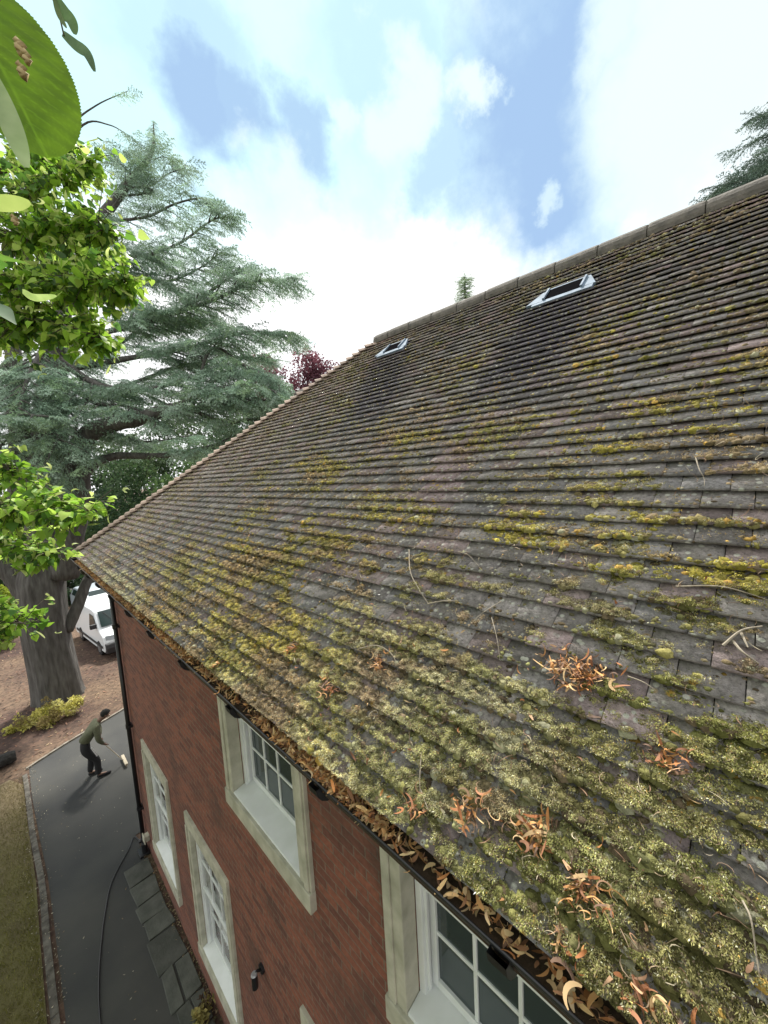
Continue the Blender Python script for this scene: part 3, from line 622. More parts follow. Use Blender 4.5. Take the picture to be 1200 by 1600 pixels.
V, F, C = join([fronds(1250000, (.05, 1.3, -.5, 3.0), .003, .0095, .26, 21, .0012), fronds(300000, (.05, 1.3, 2.9, 7.5), .004, .011, .28, 22, .002), fronds(200000, (1.0, 2.9, -.6, 3.5), .004, .010, .50, 23, .0018), fronds(60000, (.8, 2.6, 3.0, 7.0), .01, .022, .5, 24, .005), fronds(170000, (.3, 2.4, -.6, 6.0), .004, .010, .12, 25, .0015)])
tag(mk('moss_mat', V, F, M_FROND, None, C), 'feathery pale green moss mats thick on the lowest courses of tiles', 'moss', kind='stuff')

# dry leaves and bracts ------------------------------------------
def strips(cs, L0=.05, L1=.085, w0=.004, w1=.008, seed=1, pal=None, flat=.5, nseg=6, kc=4.6):
    """curled dry bracts at centres cs (n,3)"""
    r = np.random.default_rng(seed); V = []; F = []; C = []
    pal = pal or [(.20, .11, .06), (.15, .09, .06), (.42, .26, .15), (.46, .21, .07), (.52, .29, .12), (.36, .14, .05), (.55, .38, .19), (.27, .12, .06), (.5, .25, .09)]
    for p in cs:
        L_ = r.uniform(L0, L1); w = r.uniform(w0, w1); k = r.uniform(-1, 1)*kc; t = r.uniform(0, 2*math.pi)
        d = np.array([math.cos(t), math.sin(t), r.normal(0, flat)]); d /= np.linalg.norm(d)
        up = np.array([r.normal(0, .5), r.normal(0, .5), 1.]); sd_ = np.cross(d, up); sd_ /= np.linalg.norm(sd_); up = np.cross(sd_, d)
        tw = r.normal(0, 1.0); pos = np.array(p, float)-d*L_/2; b0 = len(V); ax = r.random() < .5
        for i in range(nseg+1):
            u_ = i/nseg; ww = w*(.35+1.3*math.sin(math.pi*min(u_*.9+.08, 1)))*.75
            a = tw*(u_-.5); s2 = sd_*math.cos(a)+up*math.sin(a)
            V += [pos-s2*ww, pos+s2*ww]
            ang = k/nseg; 
            if ax: d, sd_ = d*math.cos(ang)+sd_*math.sin(ang), sd_*math.cos(ang)-d*math.sin(ang)
            else: d, up = d*math.cos(ang)+up*math.sin(ang), up*math.cos(ang)-d*math.sin(ang)
            pos = pos+d*L_/nseg
        F += [(b0+2*i, b0+2*i+1, b0+2*i+3, b0+2*i+2) for i in range(nseg)]
        c = np.array(pal[r.integers(len(pal))])*math.exp(r.normal(0, .22)); C += [c]*(2*(nseg+1))
    return np.array(V), np.array(F), np.array(C)
r = np.random.default_rng(31)
yy = np.concatenate([r.uniform(-.3, 4, 4200), r.uniform(3.5, 8.95, 5000)])
cl = fbm(yy*3, yy*0+4, 3); yy = yy[r.random(len(yy)) < np.clip((cl-.22)*4, .2, 1)]
pts = np.stack([GX-.016+r.normal(0, .018, len(yy)), yy, GZ+.008+r.normal(0, .010, len(yy))], 1); pts[:, 0] = np.clip(pts[:, 0], GX-.042, GX+.03)
V, F, C = strips(pts, .022, .068, .0018, .0062, 5, flat=.28, kc=2.6, pal=[(.62, .32, .12), (.66, .42, .20), (.50, .22, .08), (.70, .52, .30), (.36, .18, .09), (.6, .34, .14), (.68, .5, .26), (.74, .5, .24), (.22, .12, .07)])
tag(mk('leaf_litter', V, F, M_DRY, None, C), 'crisp orange brown dead leaves and bracts filling the black gutter', 'leaf litter', kind='stuff')
b = MB(); b.box(GX-.048, GX+.05, YE, YF, GZ-.05, GZ-.022); tag(b.build('gutter_silt', mat('silt', (.05, .032, .018), .95, bump=.01, bscale=60)), 'dark wet silt lying in the bottom of the gutter', 'silt', kind='stuff')
def on_roof(px, py, h=.053):
    s, y = rooft(px, py); return rp(s, y, h)
piles = [(905, 1062, 110, .085, .035, 'largest clump of curled orange dead leaves, on the bare grey tiles'), (600, 1042, 26, .035, .02, 'small spidery clump of dead leaves encircled by a curved twig'),
    (527, 1080, 26, .045, .02, 'reddish dead leaf clump on pale moss above the middle window'), (466, 1020, 14, .022, .02, 'tiny orange leaf tuft on a moss free dark tile'),
    (840, 1310, 42, .055, .03, 'tangled brown leaf clump lying in the thick moss above the nearest window'), (925, 1395, 40, .06, .028, 'elongated trail of large pale brown curled leaves near the bottom of the roof'),
    (1045, 1195, 24, .04, .018, 'pinkish dead leaf clump set in dark green moss at the right'), (660, 1268, 16, .03, .018, 'small orange leaf knot at the foot of an upright straw'),
    (745, 1280, 22, .045, .02, 'string of orange leaves just above the gutter leaves'), (350, 1045, 10, .03, .02, 'farthest small leaf tuft close to the gutter'), (1010, 1560, 26, .06, .02, 'loose pale leaves at the bottom edge of the tiles, nearest the camera'), (895, 1480, 12, .04, .02, 'few yellowish leaves on moss beside the gutter')]
for i, (px, py, n, ra, rb_, lab) in enumerate(piles):
    c = on_roof(px, py, .05); s, y = rooft(px, py); r = np.random.default_rng(100+i)
    q = [rp(s+r.normal(0, rb_*.8), y+r.normal(0, ra*.55), .050+abs(r.normal(0, .014))) for _ in range(n)]
    q = q+[p_+np.array([random.gauss(0, .01), random.gauss(0, .012), .004]) for p_ in q[::2]]; V, F, C = strips(q, .025, .085, .0012, .0048, 200+i, flat=.35, nseg=9)
    o = mk('dead_leaf_clump', V-c, F, M_DRY, None, C); o.location = c; tag(o, lab, 'leaf clump', 'clumps of dead leaves on the roof')
r = np.random.default_rng(77); q = []
while len(q) < 420:
    s, y = abs(r.normal(0, .7))+.1, r.uniform(-.5, 7)
    if r.random() < .35*math.exp(-s) or r.random() < .12: q.append(rp(s, y, .052+r.random()*.01))
V, F, C = strips(q, .02, .05, .0015, .004, 9, flat=.25, nseg=4)
tag(mk('loose_leaves', V, F, M_DRY, None, C*.8), 'scattered dead bracts and leaf scraps caught on the mossy tiles', 'leaf litter', kind='stuff')
# fine stalks and straws all over
r = np.random.default_rng(78); q = []
for _ in range(5200):
    s, y = r.uniform(.1, 2.6), r.uniform(-.5, 5)
    if fbm(np.array([y*2.]), np.array([s*4.]), 3)[0] > .47: q.append(rp(s, y, .054+r.random()*.014))
V, F, C = strips(q, .025, .08, .0006, .0012, 19, pal=[(.30, .22, .14), (.20, .13, .08), (.42, .36, .25), (.26, .15, .09)], flat=.25, nseg=5)
tag(mk('leaf_stalks', V, F, M_DRY, None, C), 'hair thin brown and straw coloured stalks strewn over the mossy tiles', 'leaf stalks', kind='stuff')
# twigs
def twig(paths, lab, r0=.003):
    b = MB(); o0 = on_roof(*paths[0][0])
    for p in paths:
        pts = spline([on_roof(px, py, .060+.012*math.sin(i*1.7)) for i, (px, py) in enumerate(p)], 5)-o0
        b.tube(pts, np.linspace(r0, r0*.45, len(pts)), 6)
    o = b.build('twig', M_TWIG); o.location = o0; tag(o, lab, 'twig', 'twigs lying on the roof')
twig([[(1058, 930), (1120, 933), (1165, 940), (1205, 952)]], 'long pale twig lying along the courses below the bright yellow moss')
twig([[(1130, 1022), (1158, 1002), (1190, 992)], [(1145, 1015), (1160, 1035), (1185, 1050)], [(1158, 1003), (1168, 1028)]], 'forked grey twig near the right edge of the picture', .0045)
twig([[(1088, 730), (1094, 752), (1101, 762), (1101, 776)]], 'short bent straw standing out on the upper tiles at the right', .0025)
twig([[(646, 868), (650, 905), (662, 930), (676, 952)]], 'bent twig running down the slope in the middle of the roof', .0035)
twig([[(676, 953), (700, 951), (722, 949)]], 'straight short pale twig beside the bent one', .0035)
twig([[(570, 1022), (600, 1019), (622, 1032), (629, 1055)]], 'curved twig arching over a small leaf clump', .003)
twig([[(669, 1182), (669, 1225), (668, 1265)], [(668, 1240), (682, 1272)]], 'thin upright straw in the moss above the nearest window', .0022)
twig([[(1160, 1412), (1172, 1440), (1180, 1490), (1190, 1560)]], 'long thin straw down the tiles at the lower right', .0025)
twig([[(790, 950), (760, 972), (738, 990)]], 'thin twig slanting across the grey tiles left of the biggest clump', .002)
twig([[(722, 872), (740, 880), (760, 902)]], 'fine curved straw in the middle of the slope', .002)
twig([[(985, 1068), (1010, 1080), (1030, 1092)]], 'thin reddish stalk trailing from the biggest leaf clump', .002)
twig([[(775, 975), (785, 1010), (788, 1040)]], 'thin vertical stalk left of the biggest leaf clump', .002)

# ---------------------------------------------------------------- trees
def spray_template(seed, n_tw=11, L_=.62, droop=.16):
    """a flat cedar spray: drooping axis with side twiglets clothed in short needle faces"""
    r = np.random.default_rng(seed); T = []
    def needles(p0, p1, m, size):
        for i in range(m):
            t = (i+r.random())/m; c = p0+(p1-p0)*t; ax = (p1-p0)/np.linalg.norm(p1-p0)
            d = ax*.55+r.normal(0, .65, 3); d[2] += .12; d /= np.linalg.norm(d); sd_ = np.cross(d, r.normal(0, 1, 3)); sd_ /= np.linalg.norm(sd_)+1e-9
            l = size*r.uniform(.7, 1.4); T.append([c-sd_*size*.2, c+sd_*size*.2, c+d*l])
    ax = lambda t: np.array([t*L_, 0, -droop*t*t*L_*1.6+.04*t])
    for i in range(n_tw):
        t = (i+.6)/n_tw; p = ax(t); sgn = 1 if i % 2 else -1; l = (.30*(1-t)+.08)*r.uniform(.75, 1.2)
        q = p+np.array([l*.62, sgn*l*.75, -l*.52+r.normal(0, .04)])
        needles(p, q, int(7+l*34), .05)
    needles(ax(.05), ax(1), 16, .055)
    return np.array(T)
SPR = [spray_template(i) for i in range(6)]
def place_sprays(items, pal, seed, size=(.8, 1.3)):
    """items: (pos, dir) -> triangle arrays"""
    r = np.random.default_rng(seed); Vs = []; Cs = []
    for it in items:
        p, d = it[:2]; T = SPR[r.integers(len(SPR))]; d = np.array(d, float); d /= np.linalg.norm(d)+1e-9
        y = np.cross([0, 0, 1.], d); y /= np.linalg.norm(y)+1e-9; z = np.cross(d, y); ro = r.normal(0, .25); y, z = y*math.cos(ro)+z*math.sin(ro), z*math.cos(ro)-y*math.sin(ro)
        s = r.uniform(*size)*(it[2] if len(it) > 2 else 1); Mx = np.array([d, y, z])*s; Vs.append((T.reshape(-1, 3) @ Mx)+p)
        c = np.array(pal[r.integers(len(pal))])*math.exp(r.normal(0, .2)); cc = np.repeat(c[None], len(T), 0)*np.exp(r.normal(0, .18, (len(T), 1))); Cs.append(np.repeat(cc, 3, axis=0))
    V = np.concatenate(Vs); return V, np.arange(len(V)).reshape(-1, 3), np.concatenate(Cs)
CEDPAL = [(.26, .37, .28), (.33, .45, .34), (.18, .27, .19), (.40, .52, .42), (.29, .41, .25)]
def conifer_limb(pts, r0, wood, items, rnd, sec=13, secl=1.9, dens_=1.0, start=.2, tipdir=None):
    sp = spline(pts, 6); n = len(sp); wood.tube(sp, np.linspace(r0, max(.015, r0*.18), n), 8, jit=.1)
    ln = np.sum(np.linalg.norm(np.diff(sp, axis=0), axis=1))
    m = max(4, int(sec*ln/4.5))
    for i in range(m):
        t = start+(1-start)*(i+rnd.random())/m; k = min(n-2, int(t*(n-1))); p = sp[k]+(sp[k+1]-sp[k])*(t*(n-1)-k)
        ax = sp[k+1]-sp[k]; ax /= np.linalg.norm(ax)+1e-9
        side = np.cross(ax, [0, 0, 1.]); side /= np.linalg.norm(side)+1e-9; sg = 1 if i % 2 else -1
        d = ax*rnd.uniform(.4, .9)+side*sg*rnd.uniform(.5, 1.0); d[2] += rnd.uniform(-.15, .2); d /= np.linalg.norm(d)
        l = secl*(1.05-t*.72)*rnd.uniform(.6, 1.25)
        q = [p+d*l*u-np.array([0, 0, .22*l*u*u]) for u in np.linspace(0, 1, 5)]
        wood.tube(q, np.linspace(min(.04, r0*.4), .007, 5), 5)
        ns_ = max(3, int(l*6.0*dens_))
        for j in range(ns_):
            u = (j+rnd.random())/ns_; pp = q[0]+(q[-1]-q[0])*u; pp = p+d*l*u-np.array([0, 0, .22*l*u*u])
            sd_ = np.cross(d, [0, 0, 1.]); sd_ /= np.linalg.norm(sd_)+1e-9; s2 = 1 if j % 2 else -1
            dd = d*rnd.uniform(.5, 1)+sd_*s2*rnd.uniform(.2, .9); dd[2] += rnd.uniform(-.45, .1); items.append((pp, dd))
    for j in range(4): items.append((sp[-1]-ax*.1*j, ax+np.array([rnd.uniform(-.3, .3), rnd.uniform(-.3, .3), rnd.uniform(-.4, .1)])))
def cedar():
    rnd = random.Random(5); T = empty('cedar_tree', (.74, 17.1, 0)); tag(T, 'huge blue green cedar with thick grey forked trunk beyond the roof corner', 'tree')
    off = np.array([.74, 17.1, 0]); wood = MB(); items = []
    ww = lambda px, py, dep: P(px, py, dep)
    def pth(lst): return [ww(*a)-off for a in lst]
    # main trunk with root flare
    t0 = [np.array([0, 0, -.3]), np.array([-.02, 0, .2]), np.array([-.04, 0, 1.0]), np.array([-.1, 0, 2.4]), np.array([-.05, 0, 4.0]), ww(72, 868, 13)-off, ww(66, 800, 13)-off]
    sp = spline(t0, 7); n = len(sp); rads = np.interp(np.linspace(0, 1, n), [0, .1, .2, .45, .75, 1], [.77, .72, .67, .62, .62, .50])
    nn = 40; V, F = tube_vf(sp, rads, nn); V = [np.array(v) for v in V]
    for i in range(n):                                  # deep vertical fluting
        for j in range(nn):
            a = 2*math.pi*j/nn; c = sp[i]; k = 1+.055*math.sin(5*a+.25*i*.3)+.035*math.sin(11*a+1+.1*i)+.02*math.sin(17*a)
            V[i*nn+j] = c+(V[i*nn+j]-c)*k
    wood.add(V, F)
    wood.tube(spline(pth([(66, 810, 13), (72, 740, 13), (80, 640, 13.2), (88, 520, 13.6), (120, 400, 14), (190, 300, 14.6), (236, 240, 15), (240, 192, 15.2)]), 6), np.interp(np.linspace(0, 1, 43), [0, .3, .7, 1], [.60, .45, .16, .012]), 14, jit=.06)
    wood.tube(spline(pth([(40, 830, 12.9), (34, 740, 12.8), (30, 640, 12.8), (20, 520, 12.8), (40, 400, 13), (60, 330, 13.4)]), 6), np.linspace(.42, .05, 31), 12, jit=.06)
    # the great right-hand limb that lifts from the fork and sweeps over the roof
    wood.tube(spline(pth([(100, 900, 12.9), (112, 830, 12.7), (122, 760, 12.6), (121, 715, 12.6), (140, 678, 12.5), (172, 664, 12.4), (215, 655, 12.3), (262, 640, 12.3), (300, 640, 12.3)]), 6), np.linspace(.42, .15, 49), 12, jit=.08)
    wood.tube(spline(pth([(124, 750, 12.7), (150, 724, 12.8), (185, 712, 12.9), (250, 712, 13), (320, 700, 13.1), (380, 690, 13.2)]), 6), np.linspace(.17, .05, 31), 10, jit=.08)
    wood.tube(spline(pth([(52, 930, 12.9), (25, 900, 12.7), (0, 880, 12.5), (-40, 850, 12.3)]), 6), np.linspace(.42, .22, 19), 12, jit=.06)
    wood.tube(spline(pth([(104, 985, 13.2), (122, 945, 13.4), (138, 905, 13.7), (165, 860, 14.4), (190, 820, 15)]), 6), np.linspace(.2, .12, 25), 10, jit=.05)
    limbs = [
        ([(215, 655, 12.3), (300, 640, 12.3), (370, 632, 12.4), (420, 640, 12.5)], .14, .1),
        ([(250, 712, 13), (320, 700, 13.1), (390, 670, 13.2)], .08, .0),
        ([(262, 640, 12.3), (330, 610, 12), (390, 602, 11.8), (432, 612, 11.6)], .10, .1),
        ([(160, 520, 13.8), (240, 500, 13.5), (330, 470, 13.2), (400, 440, 13), (462, 440, 12.8)], .12, .25),
        ([(200, 560, 13.6), (290, 545, 13.2), (380, 520, 12.9), (460, 522, 12.7)], .12, .3),
        ([(190, 470, 14), (240, 490, 13.8), (290, 480, 13.6), (350, 440, 13.4), (380, 420, 13.3)], .12, .2),
        ([(220, 400, 14.4), (280, 380, 14), (330, 345, 13.8), (358, 338, 13.7)], .07, .2),
        ([(225, 340, 14.6), (270, 320, 14.4), (310, 310, 14.2), (330, 318, 14.1)], .06, .1),
        ([(236, 290, 14.8), (262, 272, 14.7), (290, 262, 14.6)], .03, .0),
        ([(238, 300, 14.8), (215, 285, 14.7), (195, 262, 14.6), (180, 250, 14.5)], .04, .0),
        ([(150, 360, 14.3), (200, 290, 14.2), (225, 248, 14.1)], .04, .2),
        ([(239, 250, 15), (255, 245, 14.9), (270, 250, 14.9)], .015, .0),
        ([(239, 240, 15), (226, 235, 14.9), (215, 240, 14.9)], .015, .0),
        ([(210, 430, 14.2), (260, 440, 13.9), (310, 420, 13.7), (345, 395, 13.6)], .07, .1),
        ([(90, 560, 13.4), (150, 600, 13), (220, 610, 12.7), (300, 590, 12.5), (360, 580, 12.4)], .14, .15),
        ([(100, 600, 13), (150, 630, 12.6), (200, 635, 12.3), (250, 660, 12.2)], .10, .1),
        ([(86, 520, 13.6), (60, 560, 12.5), (40, 600, 11.6), (30, 640, 11)], .12, .1),
        ([(88, 600, 13.2), (60, 640, 12.2), (90, 680, 11.6), (70, 720, 11.3)], .10, .15),
        ([(20, 560, 12.8), (-20, 600, 12), (10, 640, 11.2), (60, 650, 10.8)], .10, .1),
        ([(100, 470, 13.8), (140, 430, 13.4), (200, 400, 13), (240, 400, 12.8)], .10, .1),
        
        ([(120, 420, 14), (150, 370, 13.8), (175, 345, 13.6)], .06, .1),
        ([(60, 290, 12), (110, 200, 11.8), (150, 165, 11.7), (200, 142, 11.6)], .04, .82),
        ([(80, 260, 12), (130, 195, 11.9), (170, 195, 11.8), (202, 212, 11.8)], .04, .85),
        ([(150, 620, 13.4), (260, 580, 14), (350, 560, 14.2), (420, 560, 14.3)], .10, .2),
        ([(150, 560, 14), (250, 500, 14.6), (330, 500, 14.8)], .10, .1),
        ([(300, 640, 12.3), (350, 660, 12.6), (400, 655, 12.8), (430, 660, 13)], .08, .0),
        ([(160, 680, 12.8), (230, 690, 13.6), (300, 680, 14.5)], .06, .1),
        ([(330, 545, 12.9), (380, 570, 12.6), (415, 585, 12.4), (436, 602, 12.3)], .06, .0),
        ([(350, 610, 12.1), (390, 625, 11.9), (430, 625, 11.8)], .05, .0),
        ([(0, 700, 12.5), (30, 680, 12.5), (70, 700, 12.2), (100, 690, 12)], .05, .0),
        ([(100, 640, 12.9), (120, 660, 12.2), (110, 700, 11.9), (100, 740, 11.7)], .05, .1),
    ]
    stems = np.concatenate([spline(pth([(66, 810, 13), (72, 740, 13), (80, 640, 13.2), (88, 520, 13.6), (120, 400, 14), (190, 300, 14.6), (236, 240, 15), (240, 192, 15.2)]), 12),
        spline(pth([(40, 830, 12.9), (34, 740, 12.8), (30, 640, 12.8), (20, 520, 12.8), (40, 400, 13), (60, 330, 13.4)]), 12), spline(pth([(122, 760, 12.6), (121, 715, 12.6), (140, 678, 12.5), (172, 664, 12.4), (215, 655, 12.3), (262, 640, 12.3), (300, 640, 12.3)]), 8), spline(pth([(124, 750, 12.7), (150, 724, 12.8), (185, 712, 12.9), (250, 712, 13)]), 8)])
    for l, r0, st in limbs:
        q0 = pth(l); D = np.linalg.norm(stems-q0[0], axis=1); D2 = D+np.clip(stems[:, 2]-q0[0][2]+.3, 0, 9)*.8; j0 = int(np.argmin(D2))
        if D[j0] > .3: q0 = [stems[j0]]+q0
        if st > .8: wood.tube(spline(q0, 6), np.linspace(.05, .008, len(spline(q0, 6))), 6); e_ = spline(q0, 6); [items.append((e_[-1-k_], (e_[-1]-e_[-3])*4+np.array([0, 0, rnd.uniform(-.5, .1)]), .75)) for k_ in (0, 1, 2, 3)]; continue
        hi_ = l[-1][1] < 350; conifer_limb(q0, r0, wood, items, rnd, sec=18 if hi_ else 22, secl=1.05 if hi_ else 1.45, dens_=1.2 if hi_ else 1.25, start=st)
    # hanging side shoots that give the leader its shape
    lead = spline(pth([(120, 400, 14), (190, 300, 14.6), (236, 240, 15), (240, 192, 15.2)]), 12)
    for i, p in enumerate(lead[12:]):
        for k in range(3):
            a = rnd.uniform(0, 6.28); L_ = np.array([math.cos(a), math.sin(a), -.3]); items.append((p, L_, .95-.6*i/max(1, len(lead)-13)))
    wood.build('trunk', M_BARK, T, smooth=True)
    near_top = [it for it in items]
    V, F, C = place_sprays(near_top, CEDPAL, 3, (.8, 1.3)); print('cedar tris', len(F)); mk('crown', V, F, M_CEDAR, T, C)
cedar()

def conifer(loc, H, Rb, lab, seed, pal, tiers=30, ex=.8, dens_=1.0, group=None, zmin=.0, cat='tree', size=(.8, 1.3)):
    rnd = random.Random(seed); T = empty('conifer_tree', loc); tag(T, lab, cat, group); wood = MB(); items = []
    wood.tube([(0, 0, -.2), (0, 0, H*.5), (0, 0, H)], [H*.022, H*.012, .01], 10)
    for i in range(tiers):
        t = zmin+(1-zmin)*(i+rnd.random()*.6)/tiers; z = H*t; l = Rb*(1-t)**ex*rnd.uniform(.75, 1.15)+.15; nb = max(3, int(7*(1-t)+3))
        a0 = rnd.uniform(0, 6.28)
        for k in range(nb):
            a = a0+6.28*k/nb+rnd.uniform(-.3, .3); d = np.array([math.cos(a), math.sin(a), .12]); p = np.array([0, 0, z])
            q = [p+d*l*u-np.array([0, 0, .14*l*u*u]) for u in np.linspace(0, 1, 4)]; wood.tube(q, np.linspace(.03, .006, 4), 4)
            for j in range(max(2, int(l*3.4*dens_))):
                u = .15+.85*rnd.random(); sd_ = np.array([-d[1], d[0], 0])*rnd.choice((-1, 1)); items.append((p+d*l*u-np.array([0, 0, .14*l*u*u]), d*.7+sd_*rnd.uniform(.2, .8)+np.array([0, 0, rnd.uniform(-.3, .25)])))
    for k in range(5): items.append((np.array([0, 0, H-.25*k]), np.array([rnd.uniform(-.3, .3), rnd.uniform(-.3, .3), 1.])))
    wood.build('trunk', M_BARK, T, smooth=True); V, F, C = place_sprays(items, pal, seed, size); mk('crown', V, F, M_CEDAR, T, C)
def hor(px, py, hd):
    d = ray(px, py); d = d/math.hypot(d[0], d[1])*hd; return d[0], d[1], d[2]+CZ
x, y, z = hor(726, 432, 24); conifer((x, y, 0), z, 1.6, 'small pale green conifer tip poking above the ridge between the rooflights', 8, [(.20, .30, .16), (.26, .36, .18)], tiers=60, dens_=1.6, zmin=.74, size=(.45, .85))
x, y, z = hor(1262, 128, 19); conifer((x, y, 0), z, 6.9, 'large dark spruce behind the ridge at the right edge of the photo', 9, [(.085, .13, .095), (.12, .175, .12), (.10, .15, .12)], tiers=50, ex=.55, dens_=2.4, zmin=.45)

def leafy(name, loc, blobs, pal, lab, cat, seed, n, size=.14, trunk=None, matl=None, group=None, shell=.55):
    """broadleaf crown / shrub: leaf faces spread over and through lumpy clumps"""
    r = np.random.default_rng(seed); T = empty(name, loc); tag(T, lab, cat, group)
    B = []
    for (x, y, z, R0) in blobs:
        for _ in range(10):
            v = r.normal(0, 1, 3); v /= np.linalg.norm(v); B.append((np.array([x, y, z])+v*R0*r.uniform(.35, .85)*[1, 1, .8], R0*r.uniform(.22, .42)))
    w = np.array([b_[1]**2 for b_ in B]); w /= w.sum(); idx = r.choice(len(B), n, p=w)
    c = np.array([b_[0] for b_ in B])[idx]; R0 = np.array([b_[1] for b_ in B])[idx]
    v = r.normal(0, 1, (n, 3)); v /= np.linalg.norm(v, axis=1)[:, None]; p = c+v*(R0*r.uniform(shell, 1.15, n))[:, None]
    p[:, 2] = np.maximum(p[:, 2], .03)
    d = v*.5+r.normal(0, .6, (n, 3)); d /= np.linalg.norm(d, axis=1)[:, None]; s = np.cross(d, r.normal(0, 1, (n, 3))); s /= np.linalg.norm(s, axis=1)[:, None]
    l = (size*r.uniform(.6, 1.3, n))[:, None]
    V = np.stack([p, p+d*l*.5+s*l*.3, p+d*l, p+d*l*.5-s*l*.3], 1).reshape(-1, 3); F = np.arange(4*n).reshape(-1, 4)
    cl = np.array(pal)[(r.random(len(B))*len(pal)).astype(int)][idx]*np.exp(r.normal(0, .22, (n, 1))); C = np.repeat(cl, 4, axis=0)
    if trunk:
        b = MB(); b.tube([(0, 0, -.1), (0, 0, trunk[1]*.5), (0, 0, trunk[1])], [trunk[0], trunk[0]*.8, trunk[0]*.4], 10)
        for (x, y, z, R1) in blobs: b.tube([(0, 0, trunk[1]*.6), (x*.5, y*.5, (z+trunk[1]*.6)/2), (x, y, z)], [trunk[0]*.5, trunk[0]*.3, .04], 7)
        b.build('trunk', M_BARK2, T, smooth=True)
    mk('crown' if trunk else 'foliage', V, F, matl or M_FOL, T, C); return T
DG = [(.035, .07, .03), (.05, .09, .035), (.03, .055, .03), (.07, .11, .04)]
x, y, z = hor(490, 541, 26); leafy('copper_beech_tree', (x, y, 0), [(0, 0, z-2.2, 2.4), (-2.0, 1.4, z-2.3, 2.3), (2.2, -1.5, z-2.7, 2.2), (.5, 0, z-5, 3), (3.6, -2.6, z-3.6, 2.1)], [(.17, .065, .085), (.22, .09, .115), (.11, .045, .06)], 'purple leaved tree beyond the end of the ridge', 'tree', 40, 26000, .17, (.3, z-2))
# dark evergreen wood and mid-green trees behind the cedar
k = 0
for (px, py, hd, Rr, pal, lab) in [(230, 690, 36, 3.6, DG, 'dark evergreen filling the gap right of the cedar trunk'), (180, 750, 41, 4.0, DG, 'low dark evergreen directly behind the far roof corner'), (310, 690, 31, 3.0, [(.09, .15, .05), (.06, .11, .04)], 'lighter green tree behind the cedar bough near the roof hip'),
        (390, 650, 37, 3.2, DG, 'dark tree far behind the right end of the cedar boughs'), (130, 790, 45, 3.6, DG, 'dark bush behind the cedar trunk above the parked cars'), (20, 790, 32, 3.2, DG, 'dark tree on the far left behind the lime leaves'), (-60, 700, 34, 4, DG, 'tall dark tree at the left edge behind the lime'), (170, 640, 48, 5, [(.09, .14, .06), (.06, .10, .05)], 'tall mid green tree seen through the fork of the cedar'), (285, 600, 52, 5.5, [(.10, .15, .07), (.07, .11, .055)], 'tall pale green tree far behind the middle of the cedar boughs'), (400, 600, 50, 4.5, [(.08, .13, .06), (.06, .10, .05)], 'tall green tree just left of the purple one')]:
    x, y, z = hor(px, py, hd); k += 1
    leafy('broadleaf_tree', (x, y, 0), [(0, 0, z-Rr*.9, Rr), (-Rr*.7, .5, z-Rr*1.7, Rr*.9), (Rr*.8, -.3, z-Rr*1.8, Rr*.9), (0, 0, max(1.6, z-Rr*2.6), Rr), (Rr*.3, 0, 1.6, Rr*.8)], pal, lab, 'tree', 50+k, int(5000+1500*Rr), .26*hd/34, (.22, max(2, z-Rr)), group='trees in the wood behind the cedar')
x, y, z = hor(8, 905, 25); leafy('golden_shrub', (x-.6, y, 0), [(0, 0, z-1.0, 1.1), (-.9, .2, z-1.3, 1), (.0, 0, 1.0, 1.1)], [(.24, .30, .03), (.16, .22, .03), (.10, .15, .03)], 'bright yellow green bush at the left edge beyond the trunk', 'shrub', 70, 9000, .12)
leafy('yellow_shrub', (.33, 15.55, 0), [(0, 0, .34, .42), (-.5, .12, .22, .36), (.45, -.12, .3, .36), (-.85, .2, .1, .2), (.72, -.2, .34, .26), (0, -.25, .15, .34)], [(.60, .56, .16), (.68, .64, .26), (.42, .40, .10), (.25, .2, .08)], 'straggly pale yellow shrub at the foot of the cedar trunk', 'shrub', 71, 2600, .085)
leafy('small_plant', (1.13, 5.02, 0), [(0, 0, .13, .12), (.07, .08, .1, .1), (-.1, -.05, .08, .1)], [(.42, .36, .13), (.30, .27, .10), (.10, .07, .05)], 'small plant with pale yellow leaves growing against the house wall', 'plant', 72, 260, .075)

# lime tree -------------------------------------------------------
def heart(L_, nrm_fold=.25, serr=0, n=9, curl=.3, blunt=0):
    """outline of a heart-shaped leaf, folded a little along its midrib"""
    half = []
    for i in range(n+1):
        t = i/n; w = math.sin(math.pi*min(1, t**.62))*.52*(1-.35*t)+(.02 if i else 0)
        if blunt: w = blunt*math.sqrt(max(0, 1-(2*t-1)**2))
        if serr and 0 < i < n: w *= 1+serr*(1 if i % 2 else -1)
        x = t-(.1*math.sin(math.pi*min(1, t*4)) if t < .25 else 0); half.append((x, w))
    V = []; F = []
    for i, (x, w) in enumerate(half):
        z0 = -curl*x*x*.5
        V += [(x, 0, z0), (x, w, z0+w*nrm_fold), (x, -w, z0+w*nrm_fold)]
    for i in range(n): a = 3*i; b_ = a+3; F += [(a, b_, b_+1, a+1), (a, a+2, b_+2, b_)]
    return np.array(V)*L_, F
